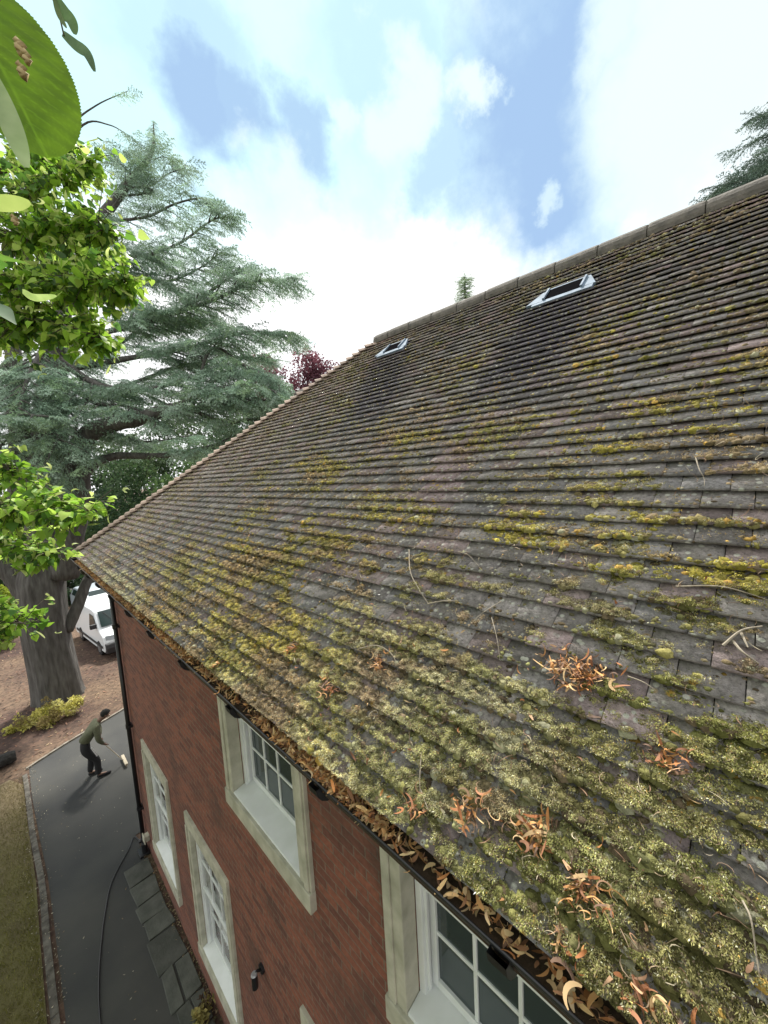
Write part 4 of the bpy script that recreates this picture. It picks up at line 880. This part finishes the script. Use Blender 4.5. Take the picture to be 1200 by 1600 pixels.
def lime():
    r = np.random.default_rng(12); rnd = random.Random(12)
    T = empty('lime_tree', (-3.4, 3.2, 0)); tag(T, 'lime tree with bright green heart shaped leaves reaching in from the left', 'tree'); off = np.array([-3.4, 3.2, 0])
    wood = MB(); wood.tube(spline([(0, 0, -.2), (.05, 0, 3), (0, .1, 7), (-.1, 0, 13)], 5), np.linspace(.36, .12, 16), 14, jit=.05)
    leaves = []; bracts = []
    # boughs as pixel paths with depth; leaf twigs hang from them
    boughs = [([(-350, 330, 2.7), (-60, 330, 2.4), (60, 290, 2.3), (150, 250, 2.2)], 154), ([(-350, 420, 2.6), (-40, 380, 2.2), (80, 350, 2.1), (180, 360, 2.0)], 210), ([(-350, 520, 2.6), (-40, 460, 2.1), (80, 440, 2.0), (200, 440, 1.9)], 251),
              ([(-350, 600, 2.4), (-40, 520, 2.1), (60, 500, 2.1), (160, 530, 2.0)], 210), ([(-350, 300, 3.2), (-20, 270, 2.8), (70, 240, 2.7), (120, 240, 2.6)], 154), ([(-350, 450, 3.4), (0, 430, 2.9), (100, 400, 2.8), (150, 400, 2.7)], 237),
              ([(-300, 800, 2.6), (-40, 790, 2.2), (50, 790, 2.1), (140, 798, 2.0)], 210), ([(-300, 850, 2.6), (-40, 840, 2.4), (30, 850, 2.3), (75, 870, 2.2)], 112), ([(-300, 740, 2.6), (-60, 720, 2.3), (0, 725, 2.2), (30, 745, 2.2)], 56), ([(-300, 950, 2.6), (-60, 940, 2.4), (-10, 960, 2.3), (40, 975, 2.2)], 84),
              ([(-300, 1000, 2.6), (-60, 990, 2.4), (-20, 1000, 2.3), (10, 1000, 2.2)], 16)]
    for path, cnt in boughs:
        sp = spline([P(*a)-off for a in path], 6); root = np.array([0.02, 0, sp[0][2]-.5]); full = np.concatenate([[root], sp])
        wood.tube(full, np.linspace(.035, .003, len(full)), 6)
        for i in range(cnt):
            t = .38+.62*rnd.random(); k = min(len(sp)-2, int(t*(len(sp)-1))); p = sp[k]+(sp[k+1]-sp[k])*(t*(len(sp)-1)-k)
            d = r.normal(0, 1, 3); d[2] = d[2]*.8-.3; d /= np.linalg.norm(d); l = r.uniform(.06, .24)*(1.15-t*.4)
            q = p+d*l; wood.tube([p, (p+q)/2+[0, 0, .01], q], [.0028, .002, .0012], 4)
            for j in range(4):
                leaves.append((p+(q-p)*r.uniform(.2, 1.05)+r.normal(0, .012, 3), d))
            if r.random() < .55: bracts.append((q+r.normal(0, .02, 3), d))
    wood.build('trunk', M_BARK2, T, smooth=True)
    hv, hf = heart(1, .28, 0, 8, .5); nv = len(hv); V = []; F = []; C = []
    pal = [(.20, .37, .04), (.29, .48, .05), (.11, .23, .035), (.40, .58, .09), (.24, .42, .04), (.45, .58, .14), (.08, .17, .04)]
    for i, (p, d) in enumerate(leaves):
        dd = d*.5+r.normal(0, .5, 3); dd[2] -= .35; dd /= np.linalg.norm(dd); nz_ = np.array([0, 0, 1.])+r.normal(0, .4, 3); y = np.cross(nz_, dd); y /= np.linalg.norm(y); z = np.cross(dd, y)
        s = r.uniform(.028, .058); b0 = len(V); V += list((hv*s) @ np.array([dd, y, z])+p); F += [tuple(a+b0 for a in f) for f in hf]
        c = np.array(pal[r.integers(len(pal))])*math.exp(r.normal(0, .2)); C += [c]*nv
    Vb, Fb, Cb = strips([p for p, d in bracts], .05, .075, .004, .008, 44, pal=[(.44, .52, .18), (.50, .56, .22), (.38, .46, .14)], flat=.5, nseg=5)
    F += [tuple(int(a)+len(V) for a in f) for f in Fb]; V += list(Vb); C += list(Cb)
    mk('leaves', V, F, M_LEAF, T, np.array(C), smooth=True)
    # the shady side of the crown over the drive, left of the frame
    rr_ = np.random.default_rng(17); B = []
    for _ in range(230):
        B.append((rr_.uniform(-4.6, 2.3), rr_.uniform(-7, 8.5), rr_.uniform(2.5, 15), rr_.uniform(.5, 1.0)))
    n = 42000; B = np.array([q for q in B if q[0]+off[0] < -.9-q[3]-.06*max(0, q[1]+off[1])+0*q[2]]); ix = rr_.integers(len(B), size=n); v = rr_.normal(0, 1, (n, 3)); v /= np.linalg.norm(v, axis=1)[:, None]; p = B[ix, :3]+v*(B[ix, 3]*rr_.uniform(.4, 1.1, n))[:, None]
    d = rr_.normal(0, 1, (n, 3)); d[:, 2] -= .5; d /= np.linalg.norm(d, axis=1)[:, None]; s = np.cross(d, rr_.normal(0, 1, (n, 3))); s /= np.linalg.norm(s, axis=1)[:, None]; l = rr_.uniform(.08, .14, (n, 1))
    mk('crown', np.stack([p, p+d*l*.45+s*l*.45, p+d*l, p+d*l*.45-s*l*.45], 1).reshape(-1, 3), np.arange(4*n).reshape(-1, 4), M_LEAF, T, np.repeat(np.array(pal)[rr_.integers(len(pal), size=n)], 4, axis=0))
    # the very near leaf with its bracts at the top left
    def near_leaf(c0, tip, up, L_, col, name='leaf', serr=.012, fold=.12, blunt=False, n=34):
        hv, hf = heart(L_, fold, serr, n, .25, blunt); vein = None; d = np.array(tip)-np.array(c0); d /= np.linalg.norm(d); y = np.cross(up, d); y /= np.linalg.norm(y); z = np.cross(d, y)
        V = hv @ np.array([d, y, z])+np.array(c0)-off; cc = np.repeat(np.array(col)[None], len(V), 0); vein = np.array([1.25 if i % 3 == 0 else 1 for i in range(len(V))])[:, None]
        if blunt:
            m_ = 24; U = []; vv = []
            for i in range(n+1):
                tt = i/n; w_ = blunt*math.sqrt(max(0, 1-(2*tt-1)**2))*(1+(serr if i % 2 else -serr))
                for j in range(-m_, m_+1):
                    q = j/m_*w_; U.append((tt, q, -.12*tt*tt+abs(q)*fold+.0015*math.sin(tt*60-abs(q)*45)))
                    g = (tt*11-abs(q)*13) % 1; vv.append(1.5 if abs(q) < .008 else (1.28 if g < .12 else (1.12 if (q*40+tt*9) % 1 < .12 else 1)*(1+.1*math.sin(tt*21+q*17))))
            k_ = 2*m_+1; hf = [(i*k_+j, i*k_+j+1, (i+1)*k_+j+1, (i+1)*k_+j) for i in range(n) for j in range(k_-1)]
            V = (np.array(U)*L_) @ np.array([d, y, z])+np.array(c0)-off; cc = np.repeat(np.array(col)[None], len(V), 0); vein = np.array(vv)[:, None]
        mk(name, V, hf, M_LEAFN, T, cc*vein, smooth=True)
    back = -dirn(60, 100)                                  # leaf blade faces the eye
    near_leaf(P(-92, -66, .30), P(70, 213, .31), back+np.array([.2, -.2, .3]), np.linalg.norm(P(-92, -66, .30)-P(70, 213, .31)), (.11, .20, .012), blunt=.33, n=110, serr=.012)
    near_leaf(P(-70, 380, .42), P(12, 420, .5), back+np.array([0, 0, 1.2]), .07, (.10, .22, .03))
    near_leaf(P(-60, 470, .8), P(40, 500, .8), np.array([.1, -.3, 1]), .12, (.07, .15, .06), fold=.3)
    near_leaf(P(-50, 410, .8), P(30, 400, .8), np.array([.1, -.4, 1]), .12, (.13, .24, .04), fold=.3)
    def near_bract(pa, L_, w, col):
        sp = spline(pa, 6)-off; n = len(sp); V = []; t = np.gradient(sp, axis=0)
        for i in range(n):
            u_ = i/(n-1); ww = w*(math.sin(math.pi*min(1, .12+u_*.86))**.55); s = np.cross(t[i], back); s /= np.linalg.norm(s); V += [sp[i]-s*ww, sp[i]+back*-.001, sp[i]+s*ww]
        F = [f for i in range(n-1) for f in ((3*i, 3*i+1, 3*i+4, 3*i+3), (3*i+1, 3*i+2, 3*i+5, 3*i+4))]
        mk('bract', V, F, M_LEAFN, T, np.repeat(np.array(col)[None], len(V), 0), smooth=True)
    near_bract([P(-18, 110, .27), P(5, 165, .265), P(25, 215, .26), P(42, 262, .26)], 1, .0066, (.33, .42, .22))
    near_bract([P(84, -8, .62), P(100, 18, .62), P(112, 34, .62), P(117, 54, .62)], 1, .009, (.10, .17, .07))
    near_bract([P(84, -8, .62), P(92, 22, .61), P(104, 44, .6)], 1, .004, (.16, .24, .08))
    near_bract([P(98, 52, .62), P(118, 70, .62), P(136, 84, .62), P(148, 112, .62)], 1, .0075, (.08, .13, .07))
    V, F = tube_vf(spline([P(60, -40, .62)-off, P(84, -8, .62)-off, P(94, 30, .62)-off, P(100, 56, .62)-off], 5), .0012, 6); mk('stalk', V, F, M_BARK2, T)
    near_bract([P(-25, 318, .32), P(0, 318, .32), P(25, 317, .32), P(47, 316, .32)], 1, .006, (.34, .42, .12))
    near_bract([P(35, 455, .9), P(55, 465, .9), P(88, 462, .88)], 1, .009, (.36, .46, .16))
    MF = mat('dried_flower', (.42, .33, .17), .9)
    for (px, py, dp, s) in ((30, 72, .27, .0045), (40, 88, .268, .0035), (33, 108, .27, .004), (22, 343, .32, .0035)):
        c = P(px, py, dp)-off; pts_ = []
        for k in range(7): pts_.append(c+np.array([math.sin(k*1.9)*s*.5, math.cos(k*2.3)*s*.4, (k-3)*s*.32]))
        V, F = tube_vf(pts_, [s*(.35+.3*random.random()) for _ in pts_], 7, jit=.3); mk('flower', V, F, MF, T, smooth=True)
lime()

# ---------------------------------------------------------------- van and cars
M_VAN = mat('white_car_paint', (.78, .82, .84), .25); M_SILVER = mat('silver_car_paint', (.50, .56, .62), .3, metal=.3)
M_TYRE = mat('tyre', (.02, .02, .02), .9); M_RIM = mat('rim', (.3, .31, .32), .4, metal=.6); M_CARGL = mat('car_glass', (.02, .035, .035), .08); M_TRIM = mat('grey_trim', (.03, .03, .032), .6)
M_LAMP = mat('headlight_glass', (.25, .27, .28), .15, metal=.3)
def vehicle(name, lab, cat, prof, Wd, wheels, loc, rz, paint, glass, is_van, group=None):
    """side profile prof (x forward, z) extruded with tumblehome; local +x is the front"""
    T = empty(name, loc, rz); tag(T, lab, cat, group); n = len(prof); V = []; lay = [(-Wd/2, 0), (-Wd/2+.05, 1), (Wd/2-.05, 1), (Wd/2, 0)]
    zt = max(p[1] for p in prof)
    ys = [-.5, -.46, -.2, .2, .46, .5]
    for k, f in enumerate(ys):
        for (x, z) in prof:
            tum = 1-.09*max(0, (z-.95)/(zt-.95))
            ins = 0 if abs(f) < .5 else .035
            cx = x*(1-ins*.4); cz = z-(ins if z > .5 else 0)*.8
            bow = .05*(f*2)**2 if x > prof[-1][0]*.0+1.2 else 0
            V.append((cx-bow, f*Wd*tum, cz+(.02*(1-(f*2)**2) if z > zt-.1 else 0)))
    F = [(k*n+i, k*n+(i+1) % n, (k+1)*n+(i+1) % n, (k+1)*n+i) for k in range(len(ys)-1) for i in range(n)]+[tuple(range(n))[::-1], tuple(range((len(ys)-1)*n, len(ys)*n))]
    mk('body', V, F, paint, T, smooth=False).modifiers.new('b', 'BEVEL').width = .02
    for (wx) in wheels:
        for sg in (-1, 1):
            b = MB(); yy = sg*(Wd/2-.09); b.tube([(wx, yy-.1, .32), (wx, yy-.085, .32), (wx, yy+.085, .32), (wx, yy+.1, .32)], [.28, .32, .32, .28], 24); w_ = b.build('wheel', M_TYRE, T)
            b = MB(); b.tube([(wx, yy+sg*.07, .32), (wx, yy+sg*.108, .32)], .19, 16); b.build('rim', M_RIM, w_)
    for nm, quads, m_ in glass:
        for q in quads:
            b = MB(); q = [np.array(p, float) for p in q]; nn = np.cross(q[1]-q[0], q[2]-q[0]); nn /= np.linalg.norm(nn)
            b.add([p-nn*.008 for p in q]+[p+nn*.008 for p in q], [(3, 2, 1, 0), (4, 5, 6, 7), (0, 1, 5, 4), (1, 2, 6, 5), (2, 3, 7, 6), (3, 0, 4, 7)]); b.build(nm, m_, T)
    return T
vprof = [(-2.18, .34), (-2.2, .6), (-2.17, 1.2), (-2.08, 1.74), (-1.9, 1.83), (.55, 1.83), (.85, 1.78), (1.48, 1.16), (1.62, 1.08), (2.08, .92), (2.2, .72), (2.24, .36), (2.1, .26), (-2.1, .26)]
vw = 1.82
def sy(z, o=.012): return vw/2*(1-.09*max(0, (z-.95)/.88))+o
gl = []
for sg in (-1, 1):
    gl.append(('door_window', [[(.30, sg*sy(1.62), 1.62), (.80, sg*sy(1.60), 1.60), (1.32, sg*sy(1.16), 1.16), (.28, sg*sy(1.1), 1.10)]], M_CARGL))
    gl.append(('side_trim', [[(-1.9, sg*sy(.5, .02), .52), (1.9, sg*sy(.5, .02), .52), (1.9, sg*sy(.5, .02), .42), (-1.9, sg*sy(.5, .02), .42)]], M_TRIM))
    gl.append(('headlight', [[(2.06, sg*.84, .97), (2.14, sg*.42, .92), (2.23, sg*.42, .76), (2.14, sg*.85, .80)]], M_LAMP))
gl.append(('windscreen', [[(.92, -.72, 1.755), (.92, .72, 1.755), (1.47, .78, 1.21), (1.47, -.78, 1.21)]], M_CARGL))
gl.append(('grille', [[(2.232, -.36, .86), (2.232, .36, .86), (2.25, .36, .72), (2.25, -.36, .72)]], M_TRIM))
hd = math.atan2(-2.6, .29)
fr = np.array([2.33, 19.98]); rr2 = np.array([2.04, 22.58]); ax = (fr-rr2)/np.linalg.norm(fr-rr2); lft = np.array([-ax[1], ax[0]]); cen = (fr+rr2)/2+lft*(vw/2-.02)-ax*(-.05)
VAN = vehicle('parked_van', 'small white panel van parked beyond the corner of the house', 'van', vprof, vw, (-1.3, 1.37), (cen[0], cen[1], 0), math.atan2(ax[1], ax[0]), M_VAN, gl, True)
b = MB(); b.prism([(2.05, .24), (2.30, .26), (2.33, .50), (2.27, .66), (2.0, .66)], 1, -.90, .90); b.build('bumper', M_TRIM, VAN, bevel=.03)
for sg in (-1, 1):
    b = MB(); b.box(1.12, 1.24, sg*(vw/2-.04)-.0, sg*(vw/2+.2), 1.14, 1.34) if sg > 0 else b.box(1.12, 1.24, -(vw/2+.2), -(vw/2-.04), 1.14, 1.34); b.build('mirror', M_TRIM, VAN, bevel=.03)
b = MB()
for k in range(6): b.box(-1.85+.4*k, -1.78+.4*k, -.62, .62, 1.845, 1.862)
b.build('roof_ribs', M_VAN, VAN, bevel=.006)
b = MB(); b.tube([(1.52, -.2, 1.20), (.98, -.55, 1.72)], .008, 5); b.tube([(1.52, .35, 1.20), (1.1, -.1, 1.62)], .008, 5); b.build('wiper', M_TRIM, VAN)
cprof = [(-2.1, .34), (-2.14, .62), (-2.08, .92), (-1.95, .98), (-1.55, 1.38), (-1.3, 1.45), (.3, 1.46), (.5, 1.42), (1.15, 1.0), (1.3, .96), (1.98, .82), (2.12, .62), (2.12, .34), (2.0, .24), (-2.0, .24)]
cgl = []
for sg in (-1, 1):
    f = lambda z: sg*(.87*(1-.09*max(0, (z-.95)/.5))+.012)
    cgl.append(('side_window', [[(-1.35, f(1.34), 1.34), (.3, f(1.36), 1.36), (.92, f(1.0), 1.0), (-1.6, f(1.0), 1.0)]], M_CARGL))
    cgl.append(('headlight', [[(1.9, sg*.8, .84), (2.0, sg*.45, .83), (2.13, sg*.45, .68), (2.02, sg*.82, .70)]], M_LAMP))
cgl.append(('windscreen', [[(.55, -.64, 1.41), (.55, .64, 1.41), (1.14, .72, 1.03), (1.14, -.72, 1.03)]], M_CARGL))
cgl.append(('rear_window', [[(-1.57, .6, 1.37), (-1.57, -.6, 1.37), (-1.93, -.68, 1.02), (-1.93, .68, 1.02)]], M_CARGL))
vehicle('parked_car', 'silver blue car parked behind the white van', 'car', cprof, 1.74, (-1.3, 1.3), (3.45, 26.9, 0), R_(-83), M_SILVER, cgl, False, 'cars parked behind the van')
vehicle('parked_car', 'white car glimpsed in the fork of the cedar limbs', 'car', cprof, 1.74, (-1.3, 1.3), (3.6, 36.5, 0), R_(172), M_VAN, cgl, False, 'cars parked behind the van')

# ---------------------------------------------------------------- person with broom
def skin(name, pts, edges, rads, m_, parent, lvl=2, root=0):
    me = bpy.data.meshes.new(name); me.from_pydata([tuple(p) for p in pts], edges, []); o = bpy.data.objects.new(name, me); COL.objects.link(o)
    sk = o.modifiers.new('skin', 'SKIN'); sk.use_smooth_shade = True
    for i, r0 in enumerate(rads):
        v = me.skin_vertices[0].data[i]; v.radius = r0 if isinstance(r0, tuple) else (r0, r0); v.use_root = (i == root)
    ss = o.modifiers.new('sub', 'SUBSURF'); ss.levels = lvl; ss.render_levels = lvl
    dg = bpy.context.evaluated_depsgraph_get(); me2 = bpy.data.meshes.new_from_object(o.evaluated_get(dg)); bpy.data.objects.remove(o)
    me2.materials.clear(); me2.materials.append(m_); me2.name = name; me2.polygons.foreach_set('use_smooth', np.ones(len(me2.polygons), bool))
    o = bpy.data.objects.new(name, me2); COL.objects.link(o); o.parent = parent; return o
def person():
    base = (.93, 11.52, .012); rz = math.atan2(-.05, 1)
    T = empty('person', base, rz); tag(T, 'person in an olive top and black trousers bent forward sweeping the drive', 'person')
    SK = mat('skin', (.16, .09, .06), .6); OL = mat('olive_cloth', (.11, .115, .07), .9, base2=(.08, .085, .05), scale=20, bump=.004, bscale=60); BK = mat('black_cloth', (.010, .010, .012), .85); HR = mat('hair', (.008, .007, .006), .8); WH = mat('white_stripe', (.6, .6, .6), .7)
    # local x forward, y left; hips back, torso bent about 40 degrees
    hip = (-.17, 0, .90); J = {'pel': (-.16, 0, .96), 'wai': (-.10, 0, 1.05), 'che': (.05, 0, 1.24), 'nek': (.19, 0, 1.37), 'hea': (.27, 0, 1.43), 'hea2': (.345, 0, 1.475), 'crn': (.37, 0, 1.53),
         'hl': (-.15, .10, .78), 'kl': (-.03, .12, .48), 'al': (-.10, .12, .09), 'tl': (.10, .13, .04), 'hr': (-.14, -.10, .78), 'kr': (.06, -.11, .49), 'ar': (.05, -.12, .09), 'tr': (.25, -.13, .04),
         'sl': (.12, .19, 1.31), 'el': (.20, .25, 1.08), 'wl': (.19, .02, 1.0), 'hal': (.15, -.07, .985), 'sr': (.12, -.19, 1.31), 'er': (.13, -.26, 1.03), 'wr': (.22, -.15, .83), 'har': (.25, -.09, .76)}
    K = list(J); E = [('pel', 'wai'), ('wai', 'che'), ('che', 'nek'), ('nek', 'hea'), ('hea', 'hea2'), ('hea2', 'crn'), ('pel', 'hl'), ('hl', 'kl'), ('kl', 'al'), ('al', 'tl'), ('pel', 'hr'), ('hr', 'kr'), ('kr', 'ar'), ('ar', 'tr'), ('che', 'sl'), ('sl', 'el'), ('el', 'wl'), ('wl', 'hal'), ('che', 'sr'), ('sr', 'er'), ('er', 'wr'), ('wr', 'har')]
    rad = dict(pel=.08, wai=.065, che=.09, nek=.052, hea=.06, hea2=.088, crn=.07, hl=.08, kl=.055, al=.038, tl=.03, hr=.08, kr=.055, ar=.038, tr=.03, sl=.055, el=.04, wl=.026, hal=.034, sr=.055, er=.04, wr=.026, har=.034)
    pts = [J[k] for k in K]; edges = [(K.index(a), K.index(b_)) for a, b_ in E]; rads = [rad[k] for k in K]
    for s_, w in (('l', J['hal']), ('r', J['har'])):          # fingers and thumb wrapped round the handle
        hi = K.index('ha'+s_)
        for f in range(4):
            o1 = np.array(w)+[.01+.012*f, .0, .0]; a = len(pts); sg = -1 if s_ == 'l' else 1
            pts += [tuple(o1+np.array([.02, sg*.025, -.012-.01*f])), tuple(o1+np.array([.03, sg*.045, -.035-.01*f]))]; rads += [.0095, .0085]; edges += [(hi, a), (a, a+1)]
        a = len(pts); pts += [tuple(np.array(w)+[.0, .0, .035]), tuple(np.array(w)+[.03, 0, .05])]; rads += [.011, .0095]; edges += [(hi, a), (a, a+1)]
    skin('body', pts, edges, rads, SK, T)
    def sub(names, grow, m_, nm, lvl=2, extra=None):
        kk = list(names); pp = [J[k] for k in kk]; ee = [(kk.index(a), kk.index(b_)) for a, b_ in E if a in kk and b_ in kk]; skin(nm, pp, ee, [rad[k]+(grow if not isinstance(grow, dict) else grow.get(k, .02)) for k in kk], m_, T, lvl)
    J2 = dict(J)
    sub(['pel', 'wai', 'che', 'nek', 'sl', 'el', 'wl', 'sr', 'er', 'wr'], {'pel': .055, 'wai': .075, 'che': .085, 'nek': .014, 'sl': .028, 'el': .02, 'wl': .012, 'sr': .028, 'er': .02, 'wr': .012}, OL, 'shirt')
    sub(['wai', 'pel', 'hl', 'kl', 'al', 'hr', 'kr', 'ar'], {'wai': .055, 'pel': .05, 'hl': .028, 'kl': .026, 'al': .028, 'hr': .028, 'kr': .026, 'ar': .028}, BK, 'trousers')
    for s_ in 'lr':
        a, t = np.array(J['a'+s_]), np.array(J['t'+s_]); skin('shoe', [a+[-.05, 0, -.035], a+[.02, 0, -.03], t+[-.02, 0, 0], t+[.05, 0, -.005]], [(0, 1), (1, 2), (2, 3)], [.042, .047, .04, .028], BK, T)
    h2, cr = np.array(J['hea2']), np.array(J['crn'])
    # hair cap over crown and back of the head
    b = MB(); V = []; nth = 14; c = (h2+cr)/2+[-.012, 0, .005]; up = np.array([-.35, 0, .94])
    u1 = np.array([.94, 0, .35]); u2 = np.array([0, 1, 0])
    for i in range(8):
        ph = math.radians(2+98*i/7)
        for j in range(nth):
            a = 2*math.pi*j/nth; rr_ = .108*(1+.04*random.uniform(-1, 1)); V.append(c+rr_*(math.sin(ph)*(math.cos(a)*u1+math.sin(a)*u2*.86)+math.cos(ph)*up))
    F = [(i*nth+j, i*nth+(j+1) % nth, (i+1)*nth+(j+1) % nth, (i+1)*nth+j) for i in range(7) for j in range(nth)]+[tuple(range(nth))]
    mk('hair', V, F, HR, T, smooth=True)
    fd = np.array([.75, 0, -.66]); fu = np.array([.66, 0, .75]); fc = h2+fd*.082       # face features
    def bit(nm, pp, rr_, m_, n_=8): V, F = tube_vf(pp, rr_, n_); mk(nm, V, F, m_, T, smooth=True)
    bit('nose', [fc+fu*.02, fc+fd*.012-fu*.012, fc-fu*.022], [.006, .011, .009], SK)
    for sg in (-1, 1):
        e = h2+np.array([0, sg*.083, 0])-fd*.01; bit('ear', [e-[0, sg*.01, 0], e+[0, sg*.012, 0]], [.024, .018], SK)
        bit('eye', [fc+fu*.025+[0, sg*.03, 0]-fd*.006, fc+fu*.025+[0, sg*.03, 0]+fd*.003], .009, HR)
    bit('mouth', [fc-fu*.045+[0, -.022, 0], fc-fu*.045+[0, .022, 0]], .005, HR)
    b = MB(); st = [(-.20, -.215, .88), (-.11, -.222, .76), (-.035, -.215, .64)]; st = [(-.02, -.20, .88), (.02, -.205, .76), (.065, -.19, .62)]; b.tube(st, [.018, .018, .016], 6); b.build('stripe', WH, T)
    # broom, world coordinates from the local hands
    Rz = np.array([[math.cos(rz), -math.sin(rz), 0], [math.sin(rz), math.cos(rz), 0], [0, 0, 1]])
    h1 = Rz @ np.array(J['har'])+base; h2w = Rz @ np.array(J['hal'])+base; B0 = np.array([1.53, 11.50, .05])
    BR = empty('broom', B0); tag(BR, 'pale wooden broom held by the person, its wide head on the drive', 'broom')
    dr = (h1-B0); dr = dr/np.linalg.norm(dr)
    b = MB(); b.tube([B0*0, dr*(np.linalg.norm(h1-B0)+.28)], .013, 8); b.build('handle', mat('broom_wood', (.55, .50, .40), .7), BR)
    b = MB(); b.box(-.035, .035, -.24, .24, .02, .06); b.build('head', mat('broom_head', (.40, .35, .26), .7), BR, bevel=.006)
    b = MB(); rr = random.Random(2)
    for i in range(60): yq = -.23+.46*rr.random(); xq = rr.uniform(-.025, .025); b.add([(xq-.004, yq-.004, .025), (xq+.004, yq+.004, .025), (xq*1.4, yq*1.03, -.036)], [(0, 1, 2)])
    b.build('bristles', mat('bristle', (.45, .36, .22), .9), BR)
person()

# ---------------------------------------------------------------- small things
hs = spline([(1.24, 8.60, .02), (1.16, 8.84, .03), (1.02, 8.62, .03), (.66, 8.13, .03), (.47, 7.6, .03), (.36, 7.19, .03), (.25, 6.7, .03), (.17, 6.13, .03), (.12, 5.2, .03), (.15, 3.5, .03), (.1, 0, .03)], 8)
b = MB(); b.tube(hs, .011, 8); tag(b.build('hose', M_BLACK, smooth=True), 'thin black hose curving along the tarmac from the foot of the downpipe', 'hose')
b = MB(); b.tube(spline([(-.95, 13.85, .16), (-.7, 13.9, .17), (-.46, 13.95, .16)], 4), [.14, .155, .15, .16, .155, .15, .16, .15, .13], 14, jit=.12)
lg = b.build('log', mat('dark_bark', (.035, .033, .03), .95, base2=(.015, .015, .014), scale=15, bump=.02, bscale=20)); tag(lg, 'short dark log lying on the mulch at the left edge', 'log')
def scatter(name, n, region, z, pal, lab, cat, seed, size=(.02, .05), cond=None):
    r = np.random.default_rng(seed); x = r.uniform(region[0], region[1], n); y = r.uniform(region[2], region[3], n)
    if cond is not None: k = cond(x, y, r); x, y = x[k], y[k]
    n = len(x); a = r.uniform(0, 6.28, n); l = r.uniform(*size, n); w = l*r.uniform(.25, .5, n); t = r.uniform(0, .5, n)*l
    zz = np.full(n, z)+.004
    p = [(x-np.cos(a)*l/2, y-np.sin(a)*l/2, zz), (x-np.sin(a)*w/2, y+np.cos(a)*w/2, zz+t*.5), (x+np.cos(a)*l/2, y+np.sin(a)*l/2, zz+t), (x+np.sin(a)*w/2, y-np.cos(a)*w/2, zz+t*.2)]
    V = np.stack([np.stack(q, -1) for q in p], 1).reshape(-1, 3); C = np.repeat(np.array(pal)[r.integers(len(pal), size=n)]*np.exp(r.normal(0, .3, (n, 1))), 4, axis=0)
    tag(mk(name, V, np.arange(4*n).reshape(-1, 4), M_DRY, None, C), lab, cat, kind='stuff')
scatter('fallen_leaves', 9000, (-9, 9, 13.2, 30), .0, [(.20, .10, .06), (.11, .06, .04), (.30, .22, .13), (.06, .035, .025)], 'brown fallen leaves and bark scraps on the earth under the cedar', 'leaf litter', 81, (.04, .13), lambda x, y, r: (y > 13.75+.47*(x-.5)) )
scatter('drive_litter', 420, (-.2, 1.2, 3, 13), .013, [(.35, .32, .24), (.16, .12, .07), (.06, .05, .04)], 'a few pale leaf scraps scattered on the dark tarmac', 'leaf litter', 82, (.012, .04), lambda x, y, r: r.random(len(x)) < np.where(y > 9, .9, .35))
scatter('kerb_litter', 900, (-.45, -.1, 5, 13.4), .03, [(.30, .27, .2), (.16, .12, .08), (.08, .07, .04)], 'dry crumbs and leaf scraps along the worn path edging', 'leaf litter', 83, (.012, .045))
scatter('wall_litter', 1400, (1.17, 1.31, 2, 8.6), .018, [(.24, .18, .1), (.12, .09, .05), (.06, .05, .03), (.10, .10, .04)], 'dead leaves and moss crumbs caught along the foot of the wall', 'leaf litter', 84, (.015, .05))
def grass():
    r = np.random.default_rng(90); n = 42000; x = -.36-r.random(n)**1.4*3.2; y = r.uniform(3.5, 13.0, n); l = r.uniform(.02, .05, n); a = r.uniform(0, 6.28, n); w = .004
    d = r.normal(0, .5, (n, 2))*l[:, None]
    z = np.full(n, .02); V = np.stack([np.stack([x-np.cos(a)*w, y-np.sin(a)*w, z], -1), np.stack([x+np.cos(a)*w, y+np.sin(a)*w, z], -1), np.stack([x+d[:, 0], y+d[:, 1], z+l], -1)], 1).reshape(-1, 3)
    dry = np.clip((y+fbm(x*2, y*2)*3-11)/3, 0, 1)[:, None]; g = np.array([.16, .155, .04])*(1-dry)+np.array([.2, .16, .085])*dry; pale = r.random(n)[:, None] < .05; g = np.where(pale, [.32, .30, .15], g)
    tag(mk('grass', V, np.arange(3*n).reshape(-1, 3), M_FOL, None, np.repeat(g*np.exp(r.normal(0, .25, (n, 1))), 3, axis=0)), 'short mossy grass going dry towards the trees', 'grass', kind='stuff')
grass()
